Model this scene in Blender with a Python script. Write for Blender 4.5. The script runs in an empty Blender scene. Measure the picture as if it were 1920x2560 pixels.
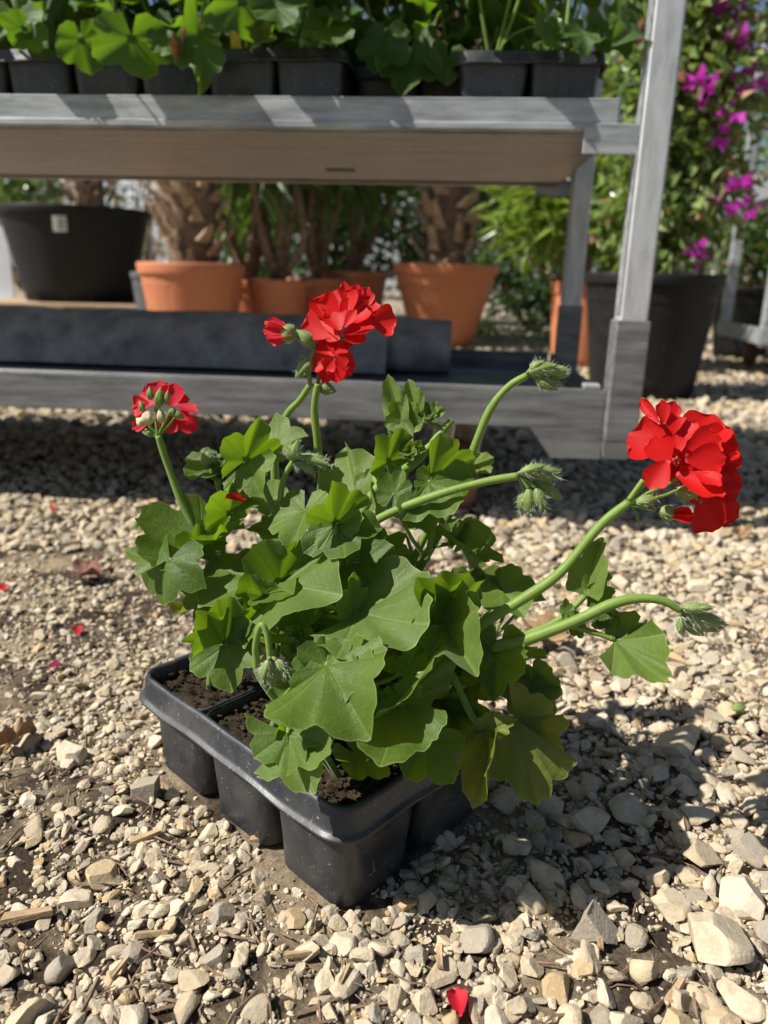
import bpy, math, random
import numpy as np
from mathutils import Vector, Matrix

# ------------------------------------------------------------------ camera, world, sun, exposure
SC = bpy.context.scene
COL = SC.collection
F_PX, CX, CY, CAM_H = 1900.0, 960.0, 1280.0, 0.34      # photo is 1920 x 2560
PITCH, ROLL = math.radians(17.25), math.radians(1.4)
SUN_EL, SUN_PHI = math.radians(48), math.radians(13)   # sun from the left, a little on the camera's side
SUN_STRENGTH, SKY_STRENGTH, EXPOSURE = 5.0, 0.05, 0.6

fwd = np.array([0, math.cos(PITCH), -math.sin(PITCH)])
r0 = np.array([1.0, 0, 0]); u0 = np.cross(r0, fwd)
rgt = r0 * math.cos(ROLL) + u0 * math.sin(ROLL)
upv = -r0 * math.sin(ROLL) + u0 * math.cos(ROLL)
CAM = np.array([0, 0, CAM_H])

cd = bpy.data.cameras.new('camera'); cam = bpy.data.objects.new('camera', cd); COL.objects.link(cam)
cd.sensor_fit = 'VERTICAL'; cd.sensor_height = 36; cd.lens = F_PX / 2560 * 36
cd.clip_start = 0.01; cd.clip_end = 1000
cd.dof.use_dof = True; cd.dof.focus_distance = 0.425; cd.dof.aperture_fstop = 7.6
cam.matrix_world = Matrix(((rgt[0], upv[0], -fwd[0], CAM[0]), (rgt[1], upv[1], -fwd[1], CAM[1]),
                           (rgt[2], upv[2], -fwd[2], CAM[2]), (0, 0, 0, 1)))
SC.camera = cam

w = bpy.data.worlds.new('World'); SC.world = w; w.use_nodes = True
nt = w.node_tree; bg = nt.nodes['Background']
sky = nt.nodes.new('ShaderNodeTexSky'); sky.sky_type = 'NISHITA'; sky.sun_disc = False
sky.sun_elevation = SUN_EL
tosun = Vector((-math.cos(SUN_PHI) * math.cos(SUN_EL), -math.sin(SUN_PHI) * math.cos(SUN_EL), math.sin(SUN_EL)))
sky.sun_rotation = math.atan2(tosun.x, tosun.y)
nt.links.new(sky.outputs[0], bg.inputs[0]); bg.inputs[1].default_value = SKY_STRENGTH
sl = bpy.data.lights.new('sun', 'SUN'); so = bpy.data.objects.new('sun', sl); COL.objects.link(so)
sl.energy = SUN_STRENGTH; sl.angle = math.radians(0.53); sl.color = (1, 0.955, 0.88)
so.rotation_euler = tosun.to_track_quat('Z', 'Y').to_euler(); so.location = (-3, -1, 4)
vs = SC.view_settings; vs.view_transform = 'Standard'; vs.look = 'None'; vs.exposure = EXPOSURE; vs.gamma = 1
SC.cycles.use_denoising = True
SC.cycles.max_bounces = 8; SC.cycles.transmission_bounces = 6; SC.cycles.diffuse_bounces = 4

R = np.random.default_rng(7)
random.seed(7)


# ------------------------------------------------------------------ helpers
def ray(x, y):
    return fwd + rgt * (x - CX) / F_PX - upv * (y - CY) / F_PX
def G(x, y, z=0.0):                       # pixel -> point on the plane at height z
    d = ray(x, y); return CAM + d * ((z - CAM_H) / d[2])
def D(x, y, Y):                           # pixel -> point at distance Y in front of the camera
    d = ray(x, y); return CAM + d * (Y / d[1])
def unit(v):
    v = np.asarray(v, float); return v / (np.linalg.norm(v) + 1e-12)

def mesh_from(name, verts, faces, smooth=True):
    me = bpy.data.meshes.new(name)
    me.from_pydata([tuple(map(float, v)) for v in verts], [], [tuple(map(int, f)) for f in faces])
    if smooth:
        me.polygons.foreach_set('use_smooth', [True] * len(me.polygons))
    me.update(); return me

def fast_mesh(name, verts, tris, attrs=None, smooth=False):
    """triangle mesh from numpy arrays; attrs = {name: per-vertex floats}"""
    me = bpy.data.meshes.new(name)
    nv, nf = len(verts), len(tris)
    me.vertices.add(nv); me.vertices.foreach_set('co', np.asarray(verts, np.float32).ravel())
    me.loops.add(nf * 3); me.loops.foreach_set('vertex_index', np.asarray(tris, np.int32).ravel())
    me.polygons.add(nf)
    me.polygons.foreach_set('loop_start', np.arange(0, nf * 3, 3, dtype=np.int32))
    me.polygons.foreach_set('loop_total', np.full(nf, 3, np.int32))
    me.polygons.foreach_set('use_smooth', np.full(nf, smooth, bool))
    for k, a in (attrs or {}).items():
        at = me.attributes.new(k, 'FLOAT', 'POINT'); at.data.foreach_set('value', np.asarray(a, np.float32))
    me.update(); me.validate(); return me

def obj(name, me, mat=None, parent=None, **props):
    o = bpy.data.objects.new(name, me); COL.objects.link(o)
    if mat is not None and me is not None and not me.materials:
        me.materials.append(mat)
    if parent is not None: o.parent = parent
    for k, v in props.items(): o[k] = v
    return o

def thing(name, label, cat, loc=(0, 0, 0), rz=0.0, group=None):
    o = bpy.data.objects.new(name, None); COL.objects.link(o)
    o.empty_display_size = 0.02
    o.location = tuple(map(float, loc)); o.rotation_euler = (0, 0, rz)
    o['label'] = label; o['category'] = cat
    if group: o['group'] = group
    return o

def join(parts):
    V, Fc, n = [], [], 0
    for v, f in parts:
        V += [tuple(p) for p in v]; Fc += [tuple(i + n for i in q) for q in f]; n += len(v)
    return V, Fc

def box(x0, x1, y0, y1, z0, z1, b=0.0):
    """box; b > 0 gives chamfered vertical and top edges"""
    if b <= 0:
        v = [(x0, y0, z0), (x1, y0, z0), (x1, y1, z0), (x0, y1, z0), (x0, y0, z1), (x1, y0, z1), (x1, y1, z1), (x0, y1, z1)]
        return v, [(3, 2, 1, 0), (4, 5, 6, 7), (0, 1, 5, 4), (1, 2, 6, 5), (2, 3, 7, 6), (3, 0, 4, 7)]
    def ring(i, z):
        return [(x0 + i + b, y0 + i, z), (x1 - i - b, y0 + i, z), (x1 - i, y0 + i + b, z), (x1 - i, y1 - i - b, z),
                (x1 - i - b, y1 - i, z), (x0 + i + b, y1 - i, z), (x0 + i, y1 - i - b, z), (x0 + i, y0 + i + b, z)]
    rs = [ring(b, z0), ring(0, z0 + b), ring(0, z1 - b), ring(b, z1)]
    v = [p for q in rs for p in q]; f = []
    for k in range(3):
        for i in range(8):
            j = (i + 1) % 8; f.append((k * 8 + i, k * 8 + j, k * 8 + 8 + j, k * 8 + 8 + i))
    f.append(tuple(range(7, -1, -1))); f.append(tuple(range(24, 32)))
    return v, f

def tube(pts, rad, sides=8, cap=True):
    pts = np.asarray(pts, float); n = len(pts)
    rad = np.full(n, rad) if np.isscalar(rad) else np.asarray(rad, float)
    tg = np.gradient(pts, axis=0); tg /= np.linalg.norm(tg, axis=1)[:, None] + 1e-12
    a = np.array([0.3, 0.2, 0.9]); a = a - tg[0] * a.dot(tg[0]); a = unit(a)
    V, Fc = [], []
    for i in range(n):
        a = unit(a - tg[i] * a.dot(tg[i])); b = np.cross(tg[i], a)
        for k in range(sides):
            t = 2 * math.pi * k / sides
            V.append(pts[i] + rad[i] * (a * math.cos(t) + b * math.sin(t)))
    for i in range(n - 1):
        for k in range(sides):
            j = (k + 1) % sides
            Fc.append((i * sides + k, i * sides + j, (i + 1) * sides + j, (i + 1) * sides + k))
    if cap:
        Fc.append(tuple(range(sides - 1, -1, -1))); Fc.append(tuple((n - 1) * sides + k for k in range(sides)))
    return V, Fc

def lathe(prof, seg=40, cx=0, cy=0, noise=0.0, rib=None):
    V, Fc = [], []
    for (r, z) in prof:
        for k in range(seg):
            t = 2 * math.pi * k / seg
            rr = r + (rib(t, z) if rib else 0) + noise * math.sin(3 * t + z * 9)
            V.append((cx + rr * math.cos(t), cy + rr * math.sin(t), z))
    for i in range(len(prof) - 1):
        for k in range(seg):
            j = (k + 1) % seg
            Fc.append((i * seg + k, i * seg + j, (i + 1) * seg + j, (i + 1) * seg + k))
    return V, Fc

def spline(P, n=10):
    """Catmull-Rom through the points"""
    P = np.asarray(P, float); P = np.vstack([2 * P[0] - P[1], P, 2 * P[-1] - P[-2]]); out = []
    for i in range(1, len(P) - 2):
        for t in np.linspace(0, 1, n, endpoint=False):
            a, b, c, d = P[i - 1:i + 3]
            out.append(0.5 * (2 * b + (c - a) * t + (2 * a - 5 * b + 4 * c - d) * t * t + (3 * b - a - 3 * c + d) * t ** 3))
    out.append(P[-2]); return np.array(out)

def vnoise(x, y, seed=0):
    """cheap smooth 2-d noise, about -1..1, vectorised"""
    g = np.random.default_rng(seed); s = 0
    for k in range(7):
        a = g.uniform(0, 2 * math.pi); f = g.uniform(0.6, 1.7); ph = g.uniform(0, 6.28)
        s = s + np.sin((x * math.cos(a) + y * math.sin(a)) * f * 2.2 + ph + 1.3 * np.sin((x * math.sin(a) - y * math.cos(a)) * f * 1.7 + ph * 2))
    return s / 4.0


# ------------------------------------------------------------------ materials
class NT:
    def __init__(s, name):
        s.m = bpy.data.materials.new(name); s.m.use_nodes = True; s.t = s.m.node_tree
        s.p = s.t.nodes['Principled BSDF']; s.out = s.t.nodes['Material Output']
    def n(s, typ, **kw):
        nd = s.t.nodes.new(typ)
        for k, v in kw.items():
            if k.startswith('i_'):
                nd.inputs[k[2:].replace('_', ' ')].default_value = v
            else: setattr(nd, k, v)
        return nd
    def l(s, a, b): s.t.links.new(a, b)
    def coord(s, which='Object', scale=None):
        c = s.n('ShaderNodeTexCoord').outputs[which]
        if scale is not None:
            mp = s.n('ShaderNodeMapping'); mp.inputs['Scale'].default_value = scale; s.l(c, mp.inputs[0]); c = mp.outputs[0]
        return c
    def noise(s, vec, scale, detail=4, rough=0.6):
        nd = s.n('ShaderNodeTexNoise'); nd.inputs['Scale'].default_value = scale
        nd.inputs['Detail'].default_value = detail; nd.inputs['Roughness'].default_value = rough
        s.l(vec, nd.inputs['Vector']); return nd.outputs[0]
    def ramp(s, fac, stops):
        nd = s.n('ShaderNodeValToRGB'); cr = nd.color_ramp
        while len(cr.elements) < len(stops): cr.elements.new(0.5)
        for e, (p, c) in zip(cr.elements, stops):
            e.position = p; e.color = (*c, 1) if len(c) == 3 else c
        s.l(fac, nd.inputs[0]); return nd.outputs[0]
    def mix(s, fac, a, b, mode='MIX'):
        nd = s.n('ShaderNodeMix', data_type='RGBA', blend_type=mode)
        for sock, v in ((nd.inputs[0], fac), (nd.inputs[6], a), (nd.inputs[7], b)):
            if hasattr(v, 'is_output'): s.l(v, sock)
            elif isinstance(v, (int, float)): sock.default_value = v
            else: sock.default_value = (*v, 1) if len(v) == 3 else v
        return nd.outputs[2]
    def math(s, op, a, b=None, c=None):
        nd = s.n('ShaderNodeMath', operation=op)
        for k, v in enumerate((a, b, c)):
            if v is None: continue
            if hasattr(v, 'is_output'): s.l(v, nd.inputs[k])
            else: nd.inputs[k].default_value = v
        return nd.outputs[0]
    def base(s, c):
        if hasattr(c, 'is_output'): s.l(c, s.p.inputs['Base Color'])
        else: s.p.inputs['Base Color'].default_value = (*c, 1)
    def set(s, **kw):
        for k, v in kw.items(): s.p.inputs[k.replace('_', ' ')].default_value = v
    def bump(s, h, strength=0.3, dist=0.01):
        b = s.n('ShaderNodeBump'); b.inputs['Strength'].default_value = strength; b.inputs['Distance'].default_value = dist
        s.l(h, b.inputs['Height']); s.l(b.outputs[0], s.p.inputs['Normal'])
    def translucent(s, col, fac):
        tr = s.n('ShaderNodeBsdfTranslucent'); mx = s.n('ShaderNodeMixShader')
        if hasattr(col, 'is_output'): s.l(col, tr.inputs[0])
        else: tr.inputs[0].default_value = (*col, 1)
        mx.inputs[0].default_value = fac
        s.l(s.p.outputs[0], mx.inputs[1]); s.l(tr.outputs[0], mx.inputs[2]); s.l(mx.outputs[0], s.out.inputs[0])
    def rnd(s): return s.n('ShaderNodeObjectInfo').outputs['Random']
    def attr(s, name): return s.n('ShaderNodeAttribute', attribute_name=name).outputs['Fac']

def simple(name, col, rough=0.6, spread=0.25, scale=30, bump=0.0, metallic=0.0, spec=0.5, coordscale=None, detail=5):
    t = NT(name); c = t.coord('Object', coordscale); nz = t.noise(c, scale, detail)
    t.base(t.ramp(nz, [(0.3, tuple(v * (1 - spread) for v in col)), (0.7, tuple(min(1, v * (1 + spread)) for v in col))]))
    t.set(Roughness=rough, Metallic=metallic, Specular_IOR_Level=spec)
    if bump: t.bump(nz, bump, 0.004)
    return t.m

def leaf_material(name, dark, light, trans, tfac, old=0.0, sheen=0.07):
    t = NT(name); uv = t.n('ShaderNodeUVMap', uv_map='polar').outputs[0]
    sp = t.n('ShaderNodeSeparateXYZ'); t.l(uv, sp.inputs[0]); u, v = sp.outputs[0], sp.outputs[1]
    oc = t.coord('Object'); nz = t.noise(oc, 70, 5); fine = t.noise(oc, 900, 3)
    col = t.mix(t.math('MULTIPLY_ADD', t.rnd(), 0.55, t.math('MULTIPLY_ADD', nz, 0.9, -0.25)), dark, light)
    # main veins: u runs 0..1 over one lobe, 0.5 at its vein
    d = t.math('ABSOLUTE', t.math('SUBTRACT', u, 0.5))
    vd = t.math('MULTIPLY', d, t.math('ADD', v, 0.05))
    vein = t.math('SUBTRACT', 1.0, t.math('SMOOTH_MIN', t.math('DIVIDE', vd, 0.024), 1.0, 0.2))
    vein = t.math('MAXIMUM', vein, 0.0)
    # side veins branching off: bands in v sheared by d
    band = t.math('FRACT', t.math('MULTIPLY_ADD', v, 5.5, t.math('MULTIPLY', d, -3.2)))
    side = t.math('MULTIPLY', t.math('GREATER_THAN', t.math('ABSOLUTE', t.math('SUBTRACT', band, 0.5)), 0.455), 0.28)
    vtot = t.math('MAXIMUM', t.math('MULTIPLY', vein, 0.75), side)
    col = t.mix(t.math('MULTIPLY', vtot, 0.5), col, tuple(min(1, c * 1.6 + 0.015) for c in light))
    edge = t.math('GREATER_THAN', v, 0.98)
    col = t.mix(t.math('MULTIPLY', edge, 0.4), col, (0.3, 0.36, 0.14))
    # pale hair flecks
    fl = t.math('GREATER_THAN', fine, 0.66)
    col = t.mix(t.math('MULTIPLY', fl, 0.35), col, (0.3, 0.36, 0.22))
    if old > 0:
        wear = t.ramp(t.noise(oc, 38, 3), [(0.5, (0, 0, 0)), (0.68, (1, 1, 1))])
        col = t.mix(t.math('MULTIPLY', wear, old), col, (0.42, 0.36, 0.06))
    t.base(col); t.set(Roughness=0.52, Specular_IOR_Level=0.4, Sheen_Weight=sheen, Sheen_Roughness=0.45)
    t.p.inputs['Sheen Tint'].default_value = (0.85, 0.95, 0.62, 1)
    h = t.math('ADD', t.math('MULTIPLY', vtot, -0.7), t.math('MULTIPLY', fine, 0.5)); h = t.math('ADD', h, t.math('MULTIPLY', t.noise(oc, 210, 3), 1.1)); t.bump(h, 0.5, 0.0011)
    t.translucent(t.mix(vtot, trans, tuple(c * 0.6 for c in trans)), tfac)
    return t.m

M = {}
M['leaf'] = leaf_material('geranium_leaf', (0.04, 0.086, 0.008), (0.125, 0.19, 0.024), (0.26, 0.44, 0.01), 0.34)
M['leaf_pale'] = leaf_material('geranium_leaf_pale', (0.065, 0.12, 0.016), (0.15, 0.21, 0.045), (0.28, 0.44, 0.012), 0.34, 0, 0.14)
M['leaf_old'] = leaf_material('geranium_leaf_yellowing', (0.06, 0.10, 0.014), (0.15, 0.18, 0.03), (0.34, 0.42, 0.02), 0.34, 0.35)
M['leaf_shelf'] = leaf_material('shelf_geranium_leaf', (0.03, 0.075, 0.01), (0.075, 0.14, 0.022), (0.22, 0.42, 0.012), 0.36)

def petal_material(name, col, trans):
    t = NT(name); uv = t.n('ShaderNodeUVMap', uv_map='polar').outputs[0]
    mp = t.n('ShaderNodeMapping'); mp.inputs['Scale'].default_value = (38, 3.2, 1); t.l(uv, mp.inputs[0])
    st = t.noise(mp.outputs[0], 1.0, 3)
    sp = t.n('ShaderNodeSeparateXYZ'); t.l(uv, sp.inputs[0])
    c = t.mix(t.math('MULTIPLY_ADD', st, 0.9, -0.2), tuple(v * 0.72 for v in col), tuple(min(1, v * 1.12 + 0.008) for v in col))
    c = t.mix(t.math('MULTIPLY', t.rnd(), 0.35), c, tuple(v * k for v, k in zip(col, (1, 2.2, 2.0))))
    c = t.mix(t.math('MULTIPLY', t.math('GREATER_THAN', 0.06, sp.outputs[1]), 0.25), c, (0.75, 0.25, 0.22))
    t.base(c); t.set(Roughness=0.5, Specular_IOR_Level=0.25, Sheen_Weight=0.04, Sheen_Roughness=0.4)
    t.bump(st, 0.3, 0.0006); t.translucent(trans, 0.36); return t.m
M['petal'] = petal_material('red_petal', (0.62, 0.006, 0.007), (0.85, 0.02, 0.008))
M['petal_dark'] = petal_material('magenta_petal', (0.4, 0.01, 0.09), (0.5, 0.02, 0.1))
M['petal_pink'] = petal_material('crimson_petal', (0.6, 0.01, 0.03), (0.88, 0.04, 0.035))

def green_skin(name, a, b, trans):
    t = NT(name); oc = t.coord('Object'); nz = t.noise(oc, 120, 4); fine = t.noise(oc, 1300, 2)
    c = t.mix(nz, a, b); c = t.mix(t.math('MULTIPLY', t.math('GREATER_THAN', fine, 0.63), 0.3), c, (0.5, 0.55, 0.35))
    t.base(c); t.set(Roughness=0.5, Specular_IOR_Level=0.35, Sheen_Weight=0.25, Sheen_Roughness=0.4)
    t.bump(fine, 0.25, 0.0006); t.translucent(trans, 0.22); return t.m
M['stem'] = green_skin('stem_skin', (0.14, 0.24, 0.035), (0.25, 0.36, 0.07), (0.35, 0.5, 0.05))
M['petiole'] = green_skin('petiole_skin', (0.12, 0.22, 0.035), (0.21, 0.31, 0.07), (0.3, 0.45, 0.05))
M['bud'] = green_skin('bud_skin', (0.12, 0.2, 0.04), (0.3, 0.38, 0.12), (0.35, 0.45, 0.08))
M['dry_calyx'] = simple('dry_calyx', (0.5, 0.42, 0.27), 0.8, 0.3, 200)
M['hair'] = simple('plant_hair', (0.75, 0.78, 0.66), 0.5, 0.05, 10)

def plastic(name, base, rough, dust=0.35, dustcol=(0.32, 0.29, 0.24), spec=0.55):
    t = NT(name); oc = t.coord('Object'); nz = t.noise(oc, 26, 6, 0.65)
    mp = t.n('ShaderNodeMapping'); mp.inputs['Scale'].default_value = (260, 260, 60); mp.inputs['Rotation'].default_value = (0.5, 0.9, 0.3)
    t.l(oc, mp.inputs[0]); sc = t.noise(mp.outputs[0], 1.0, 3); sp = t.noise(oc, 420, 2)
    c = t.mix(t.ramp(nz, [(0.42, (0, 0, 0)), (0.8, (dust, dust, dust))]), base, dustcol)
    c = t.mix(t.math('MULTIPLY', t.math('GREATER_THAN', sp, 0.695), 0.5 if dust > 0.1 else 0.12), c, (0.45, 0.4, 0.33))
    c = t.mix(t.math('MULTIPLY', t.math('GREATER_THAN', sc, 0.665), 0.4), c, tuple(0.5 * (v + d) for v, d in zip(base, dustcol)))
    t.base(c); t.l(t.ramp(nz, [(0.3, (rough,) * 3), (0.75, (min(1, rough + 0.28),) * 3)]), t.p.inputs['Roughness'])
    t.set(Specular_IOR_Level=spec); t.bump(t.noise(oc, 55, 4), 0.12, 0.004); return t.m
M['tray'] = plastic('dark_grey_tray_plastic', (0.020, 0.0235, 0.030), 0.3, 0.16)
M['tub'] = plastic('black_tub_plastic', (0.008, 0.0085, 0.0095), 0.45, 0.03, spec=0.3)
M['grey_pot'] = plastic('grey_pot_plastic', (0.075, 0.082, 0.09), 0.5, 0.2)
M['terracotta'] = plastic('terracotta_plastic', (0.52, 0.17, 0.07), 0.5, 0.22, (0.6, 0.36, 0.22))
M['roll'] = simple('black_fabric', (0.27, 0.262, 0.255), 0.75, 0.45, 22, 0.3)

def soil_material():
    t = NT('potting_soil'); oc = t.coord('Object'); a = t.noise(oc, 180, 6, 0.7); b = t.noise(oc, 40, 3)
    c = t.ramp(a, [(0.3, (0.008, 0.006, 0.004)), (0.55, (0.035, 0.025, 0.016)), (0.75, (0.12, 0.085, 0.052))])
    c = t.mix(t.ramp(b, [(0.45, (0, 0, 0)), (0.75, (0.45, 0.45, 0.45))]), c, (0.085, 0.062, 0.036))
    t.base(c); t.set(Roughness=0.95, Specular_IOR_Level=0.15); t.bump(a, 0.9, 0.003); return t.m
M['soil'] = soil_material()

def ground_material():
    t = NT('gravelly_ground'); oc = t.coord('Object'); a = t.noise(oc, 9, 6, 0.65); b = t.noise(oc, 330, 6, 0.75)
    vo = t.n('ShaderNodeTexVoronoi'); vo.inputs['Scale'].default_value = 62; t.l(oc, vo.inputs['Vector'])
    far = t.ramp(vo.outputs['Distance'], [(0.1, (0.5, 0.44, 0.34)), (0.5, (0.36, 0.3, 0.22)), (0.75, (0.1, 0.075, 0.05))])
    sand = t.ramp(b, [(0.25, (0.16, 0.11, 0.07)), (0.5, (0.37, 0.29, 0.19)), (0.75, (0.55, 0.46, 0.33))])
    humus = t.ramp(b, [(0.3, (0.022, 0.016, 0.012)), (0.7, (0.1, 0.07, 0.048))])
    near = t.mix(t.ramp(a, [(0.42, (0, 0, 0)), (0.56, (1, 1, 1))]), sand, humus)
    sp = t.n('ShaderNodeSeparateXYZ'); t.l(oc, sp.inputs[0])
    isfar = t.n('ShaderNodeMapRange'); isfar.inputs[1].default_value = 0.8; isfar.inputs[2].default_value = 1.8
    ds = t.n('ShaderNodeVectorMath', operation='DISTANCE'); t.l(oc, ds.inputs[0]); ds.inputs[1].default_value = (0, 0.6, 0); t.l(ds.outputs['Value'], isfar.inputs[0])
    t.base(t.mix(isfar.outputs[0], near, far)); t.set(Roughness=0.95, Specular_IOR_Level=0.2)
    t.bump(b, 1.0, 0.004); return t.m
M['ground'] = ground_material()

def stone_material(name, by_attr):
    t = NT(name); oc = t.coord('Object' if not by_attr else 'Generated'); oc = t.coord('Object')
    r = t.attr('tint') if by_attr else t.rnd()
    c = t.ramp(r, [(0.0, (0.28, 0.245, 0.19)), (0.12, (0.35, 0.31, 0.25)), (0.28, (0.45, 0.365, 0.245)), (0.55, (0.53, 0.445, 0.32)),
                   (0.78, (0.58, 0.505, 0.385)), (0.9, (0.46, 0.32, 0.16)), (1.0, (0.6, 0.55, 0.45))])
    geo = t.n('ShaderNodeNewGeometry').outputs['Position']
    a = t.noise(geo, 130, 6, 0.7); b = t.noise(geo, 420, 5, 0.7)
    c = t.mix(t.ramp(a, [(0.35, (0.55, 0.55, 0.55)), (0.55, (0, 0, 0))]), c, (0.33, 0.25, 0.16))
    c = t.mix(t.ramp(b, [(0.55, (0, 0, 0)), (0.75, (0.4, 0.4, 0.4))]), c, (0.62, 0.54, 0.42))
    t.base(c); t.set(Roughness=0.88, Specular_IOR_Level=0.25); t.bump(t.math('ADD', a, t.math('MULTIPLY', b, 0.5)), 0.55, 0.0025); return t.m
M['stone'] = stone_material('limestone', False)
M['stones'] = stone_material('limestone_gravel', True)

def galvanised(name, lo, hi, rough, metallic, streak=(1.2, 9, 9)):
    t = NT(name); oc = t.coord('Object', streak); a = t.noise(oc, 9, 6, 0.6); b = t.noise(t.coord('Object'), 130, 5, 0.7)
    c = t.mix(t.ramp(a, [(0.33, (0, 0, 0)), (0.67, (1, 1, 1))]), lo, hi); c = t.mix(t.ramp(b, [(0.56, (0, 0, 0)), (0.8, (0.4, 0.4, 0.4))]), c, tuple(v * 0.6 for v in lo))
    d = t.noise(t.coord('Object'), 14, 4)
    c = t.mix(t.ramp(d, [(0.63, (0, 0, 0)), (0.72, (0.45, 0.45, 0.45))]), c, (0.2, 0.15, 0.1))
    t.base(c); t.set(Metallic=metallic); t.l(t.ramp(b, [(0.2, (rough - 0.1,) * 3), (0.8, (rough + 0.2,) * 3)]), t.p.inputs['Roughness'])
    t.bump(b, 0.08, 0.003); return t.m
M['galv'] = galvanised('galvanised_steel', (0.24, 0.255, 0.27), (0.52, 0.54, 0.55), 0.45, 0.35)
M['galv_post'] = galvanised('galvanised_post', (0.4, 0.415, 0.43), (0.62, 0.64, 0.65), 0.45, 0.3, (8, 8, 1.6))
M['galv_dull'] = galvanised('dull_galvanised_steel', (0.10, 0.104, 0.107), (0.25, 0.255, 0.255), 0.5, 0.3)
M['shelf_ply'] = galvanised('shelf_sheet', (0.19, 0.165, 0.145), (0.33, 0.295, 0.265), 0.36, 0.55)
M['deck'] = simple('dark_deck', (0.12, 0.13, 0.15), 0.55, 0.35, 14, 0.1)
M['cream_paint'] = simple('cream_painted_steel', (0.5, 0.44, 0.34), 0.55, 0.2, 30)
M['tyre'] = simple('brown_rubber', (0.16, 0.07, 0.045), 0.7, 0.2, 30)
M['wood'] = simple('pallet_wood', (0.42, 0.3, 0.18), 0.8, 0.35, 9, 0.2, coordscale=(2, 14, 14))
M['bark'] = simple('palm_bark', (0.19, 0.125, 0.08), 0.95, 0.55, 26, 0.8)
M['husk'] = simple('palm_leaf_base', (0.36, 0.25, 0.16), 0.85, 0.35, 20, 0.3)
M['twig'] = simple('twig_wood', (0.17, 0.11, 0.07), 0.85, 0.5, 200)
M['chip'] = simple('wood_chip', (0.4, 0.28, 0.16), 0.85, 0.3, 200, 0.3, coordscale=(1, 6, 1))
M['yellow'] = simple('yellow_label_plastic', (0.75, 0.5, 0.01), 0.4, 0.05, 10)
M['brown_leaf'] = simple('dry_brown_leaf', (0.2, 0.085, 0.06), 0.75, 0.4, 90, 0.4)
M['tan_leaf'] = simple('withered_leaf', (0.26, 0.16, 0.08), 0.8, 0.4, 90, 0.4)
M['white'] = simple('white_panel', (0.74, 0.75, 0.75), 0.6, 0.06, 3)
M['paper'] = simple('sticker_paper', (0.6, 0.57, 0.5), 0.7, 0.08, 30)
M['ink'] = simple('ink', (0.07, 0.07, 0.07), 0.7, 0.1, 10)
M['lilac'] = simple('lilac_petals', (0.4, 0.3, 0.6), 0.7, 0.25, 40)
M['wall_sheet'] = simple('grey_corrugated_sheet', (0.48, 0.5, 0.54), 0.6, 0.1, 3)

def foliage(name, a, b, trans, tf=0.3, rough=0.28):
    t = NT(name); r = t.attr('tint'); t.base(t.mix(r, a, b)); t.set(Roughness=rough, Specular_IOR_Level=0.5)
    t.translucent(trans, tf); return t.m
M['fol_dark'] = foliage('dark_foliage', (0.02, 0.05, 0.015), (0.06, 0.115, 0.03), (0.1, 0.2, 0.02))
M['fol_mid'] = foliage('mid_foliage', (0.05, 0.1, 0.02), (0.13, 0.2, 0.05), (0.2, 0.34, 0.03))
M['fol_bright'] = foliage('bright_foliage', (0.08, 0.14, 0.03), (0.3, 0.38, 0.14), (0.32, 0.46, 0.06))
M['fol_light'] = foliage('light_foliage', (0.1, 0.18, 0.02), (0.22, 0.3, 0.05), (0.34, 0.48, 0.04))
M['fol_olive'] = foliage('olive_foliage', (0.13, 0.16, 0.08), (0.3, 0.32, 0.2), (0.2, 0.25, 0.1))
M['bract'] = foliage('magenta_bract', (0.42, 0.02, 0.36), (0.62, 0.06, 0.5), (0.75, 0.05, 0.6), 0.4)
M['dry_bract'] = foliage('dry_bract', (0.36, 0.17, 0.09), (0.55, 0.33, 0.22), (0.4, 0.2, 0.1), 0.3)


# ------------------------------------------------------------------ ground
TR_O = np.array([-0.019, 0.325]); TR_A = unit((-0.725, 0.689)); TR_B = np.array([TR_A[1], -TR_A[0]])   # tray: corner and its two edges
TR_LA, TR_LB, TR_H = 0.2045, 0.1395, 0.075

def axis(lo, hi, step, far, growth=1.35):
    a = list(np.arange(lo, hi + 1e-9, step)); s = step
    while a[-1] < far: s *= growth; a.append(a[-1] + s)
    s = step
    while a[0] > -far: s *= growth; a.insert(0, a[0] - s)
    return np.array(a)
gx = axis(-0.75, 0.75, 0.0075, 300); gy = axis(0.12, 1.3, 0.0075, 300)
GXX, GYY = np.meshgrid(gx, gy)
def ground_z(x, y):
    x = np.asarray(x, float); y = np.asarray(y, float)
    r = np.hypot(x, y - 0.6); k = np.clip((3.0 - r) / 2.2, 0, 1)
    z = 0.0022 * vnoise(x * 16, y * 16, 3) + 0.0012 * vnoise(x * 55, y * 55, 4)
    u = (x - TR_O[0]) * TR_A[0] + (y - TR_O[1]) * TR_A[1]; v = (x - TR_O[0]) * TR_B[0] + (y - TR_O[1]) * TR_B[1]
    du = np.maximum(np.maximum(-u, u - TR_LA), 0); dv = np.maximum(np.maximum(-v, v - TR_LB), 0)
    flat = np.clip(np.hypot(du, dv) / 0.03, 0, 1)
    return (z - 0.0012) * k * flat - 0.0015 * (1 - flat)
GZ = ground_z(GXX, GYY)
nx, ny = len(gx), len(gy)
gv = np.stack([GXX.ravel(), GYY.ravel(), GZ.ravel()], 1)
i0 = (np.arange(ny - 1)[:, None] * nx + np.arange(nx - 1)[None, :]).ravel()
gt = np.vstack([np.stack([i0, i0 + 1, i0 + nx + 1], 1), np.stack([i0, i0 + nx + 1, i0 + nx], 1)])
ground = obj('ground', fast_mesh('ground', gv, gt, smooth=True), M['ground'], kind='structure',
             label='sandy ground strewn with pale limestone gravel', category='ground')


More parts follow.
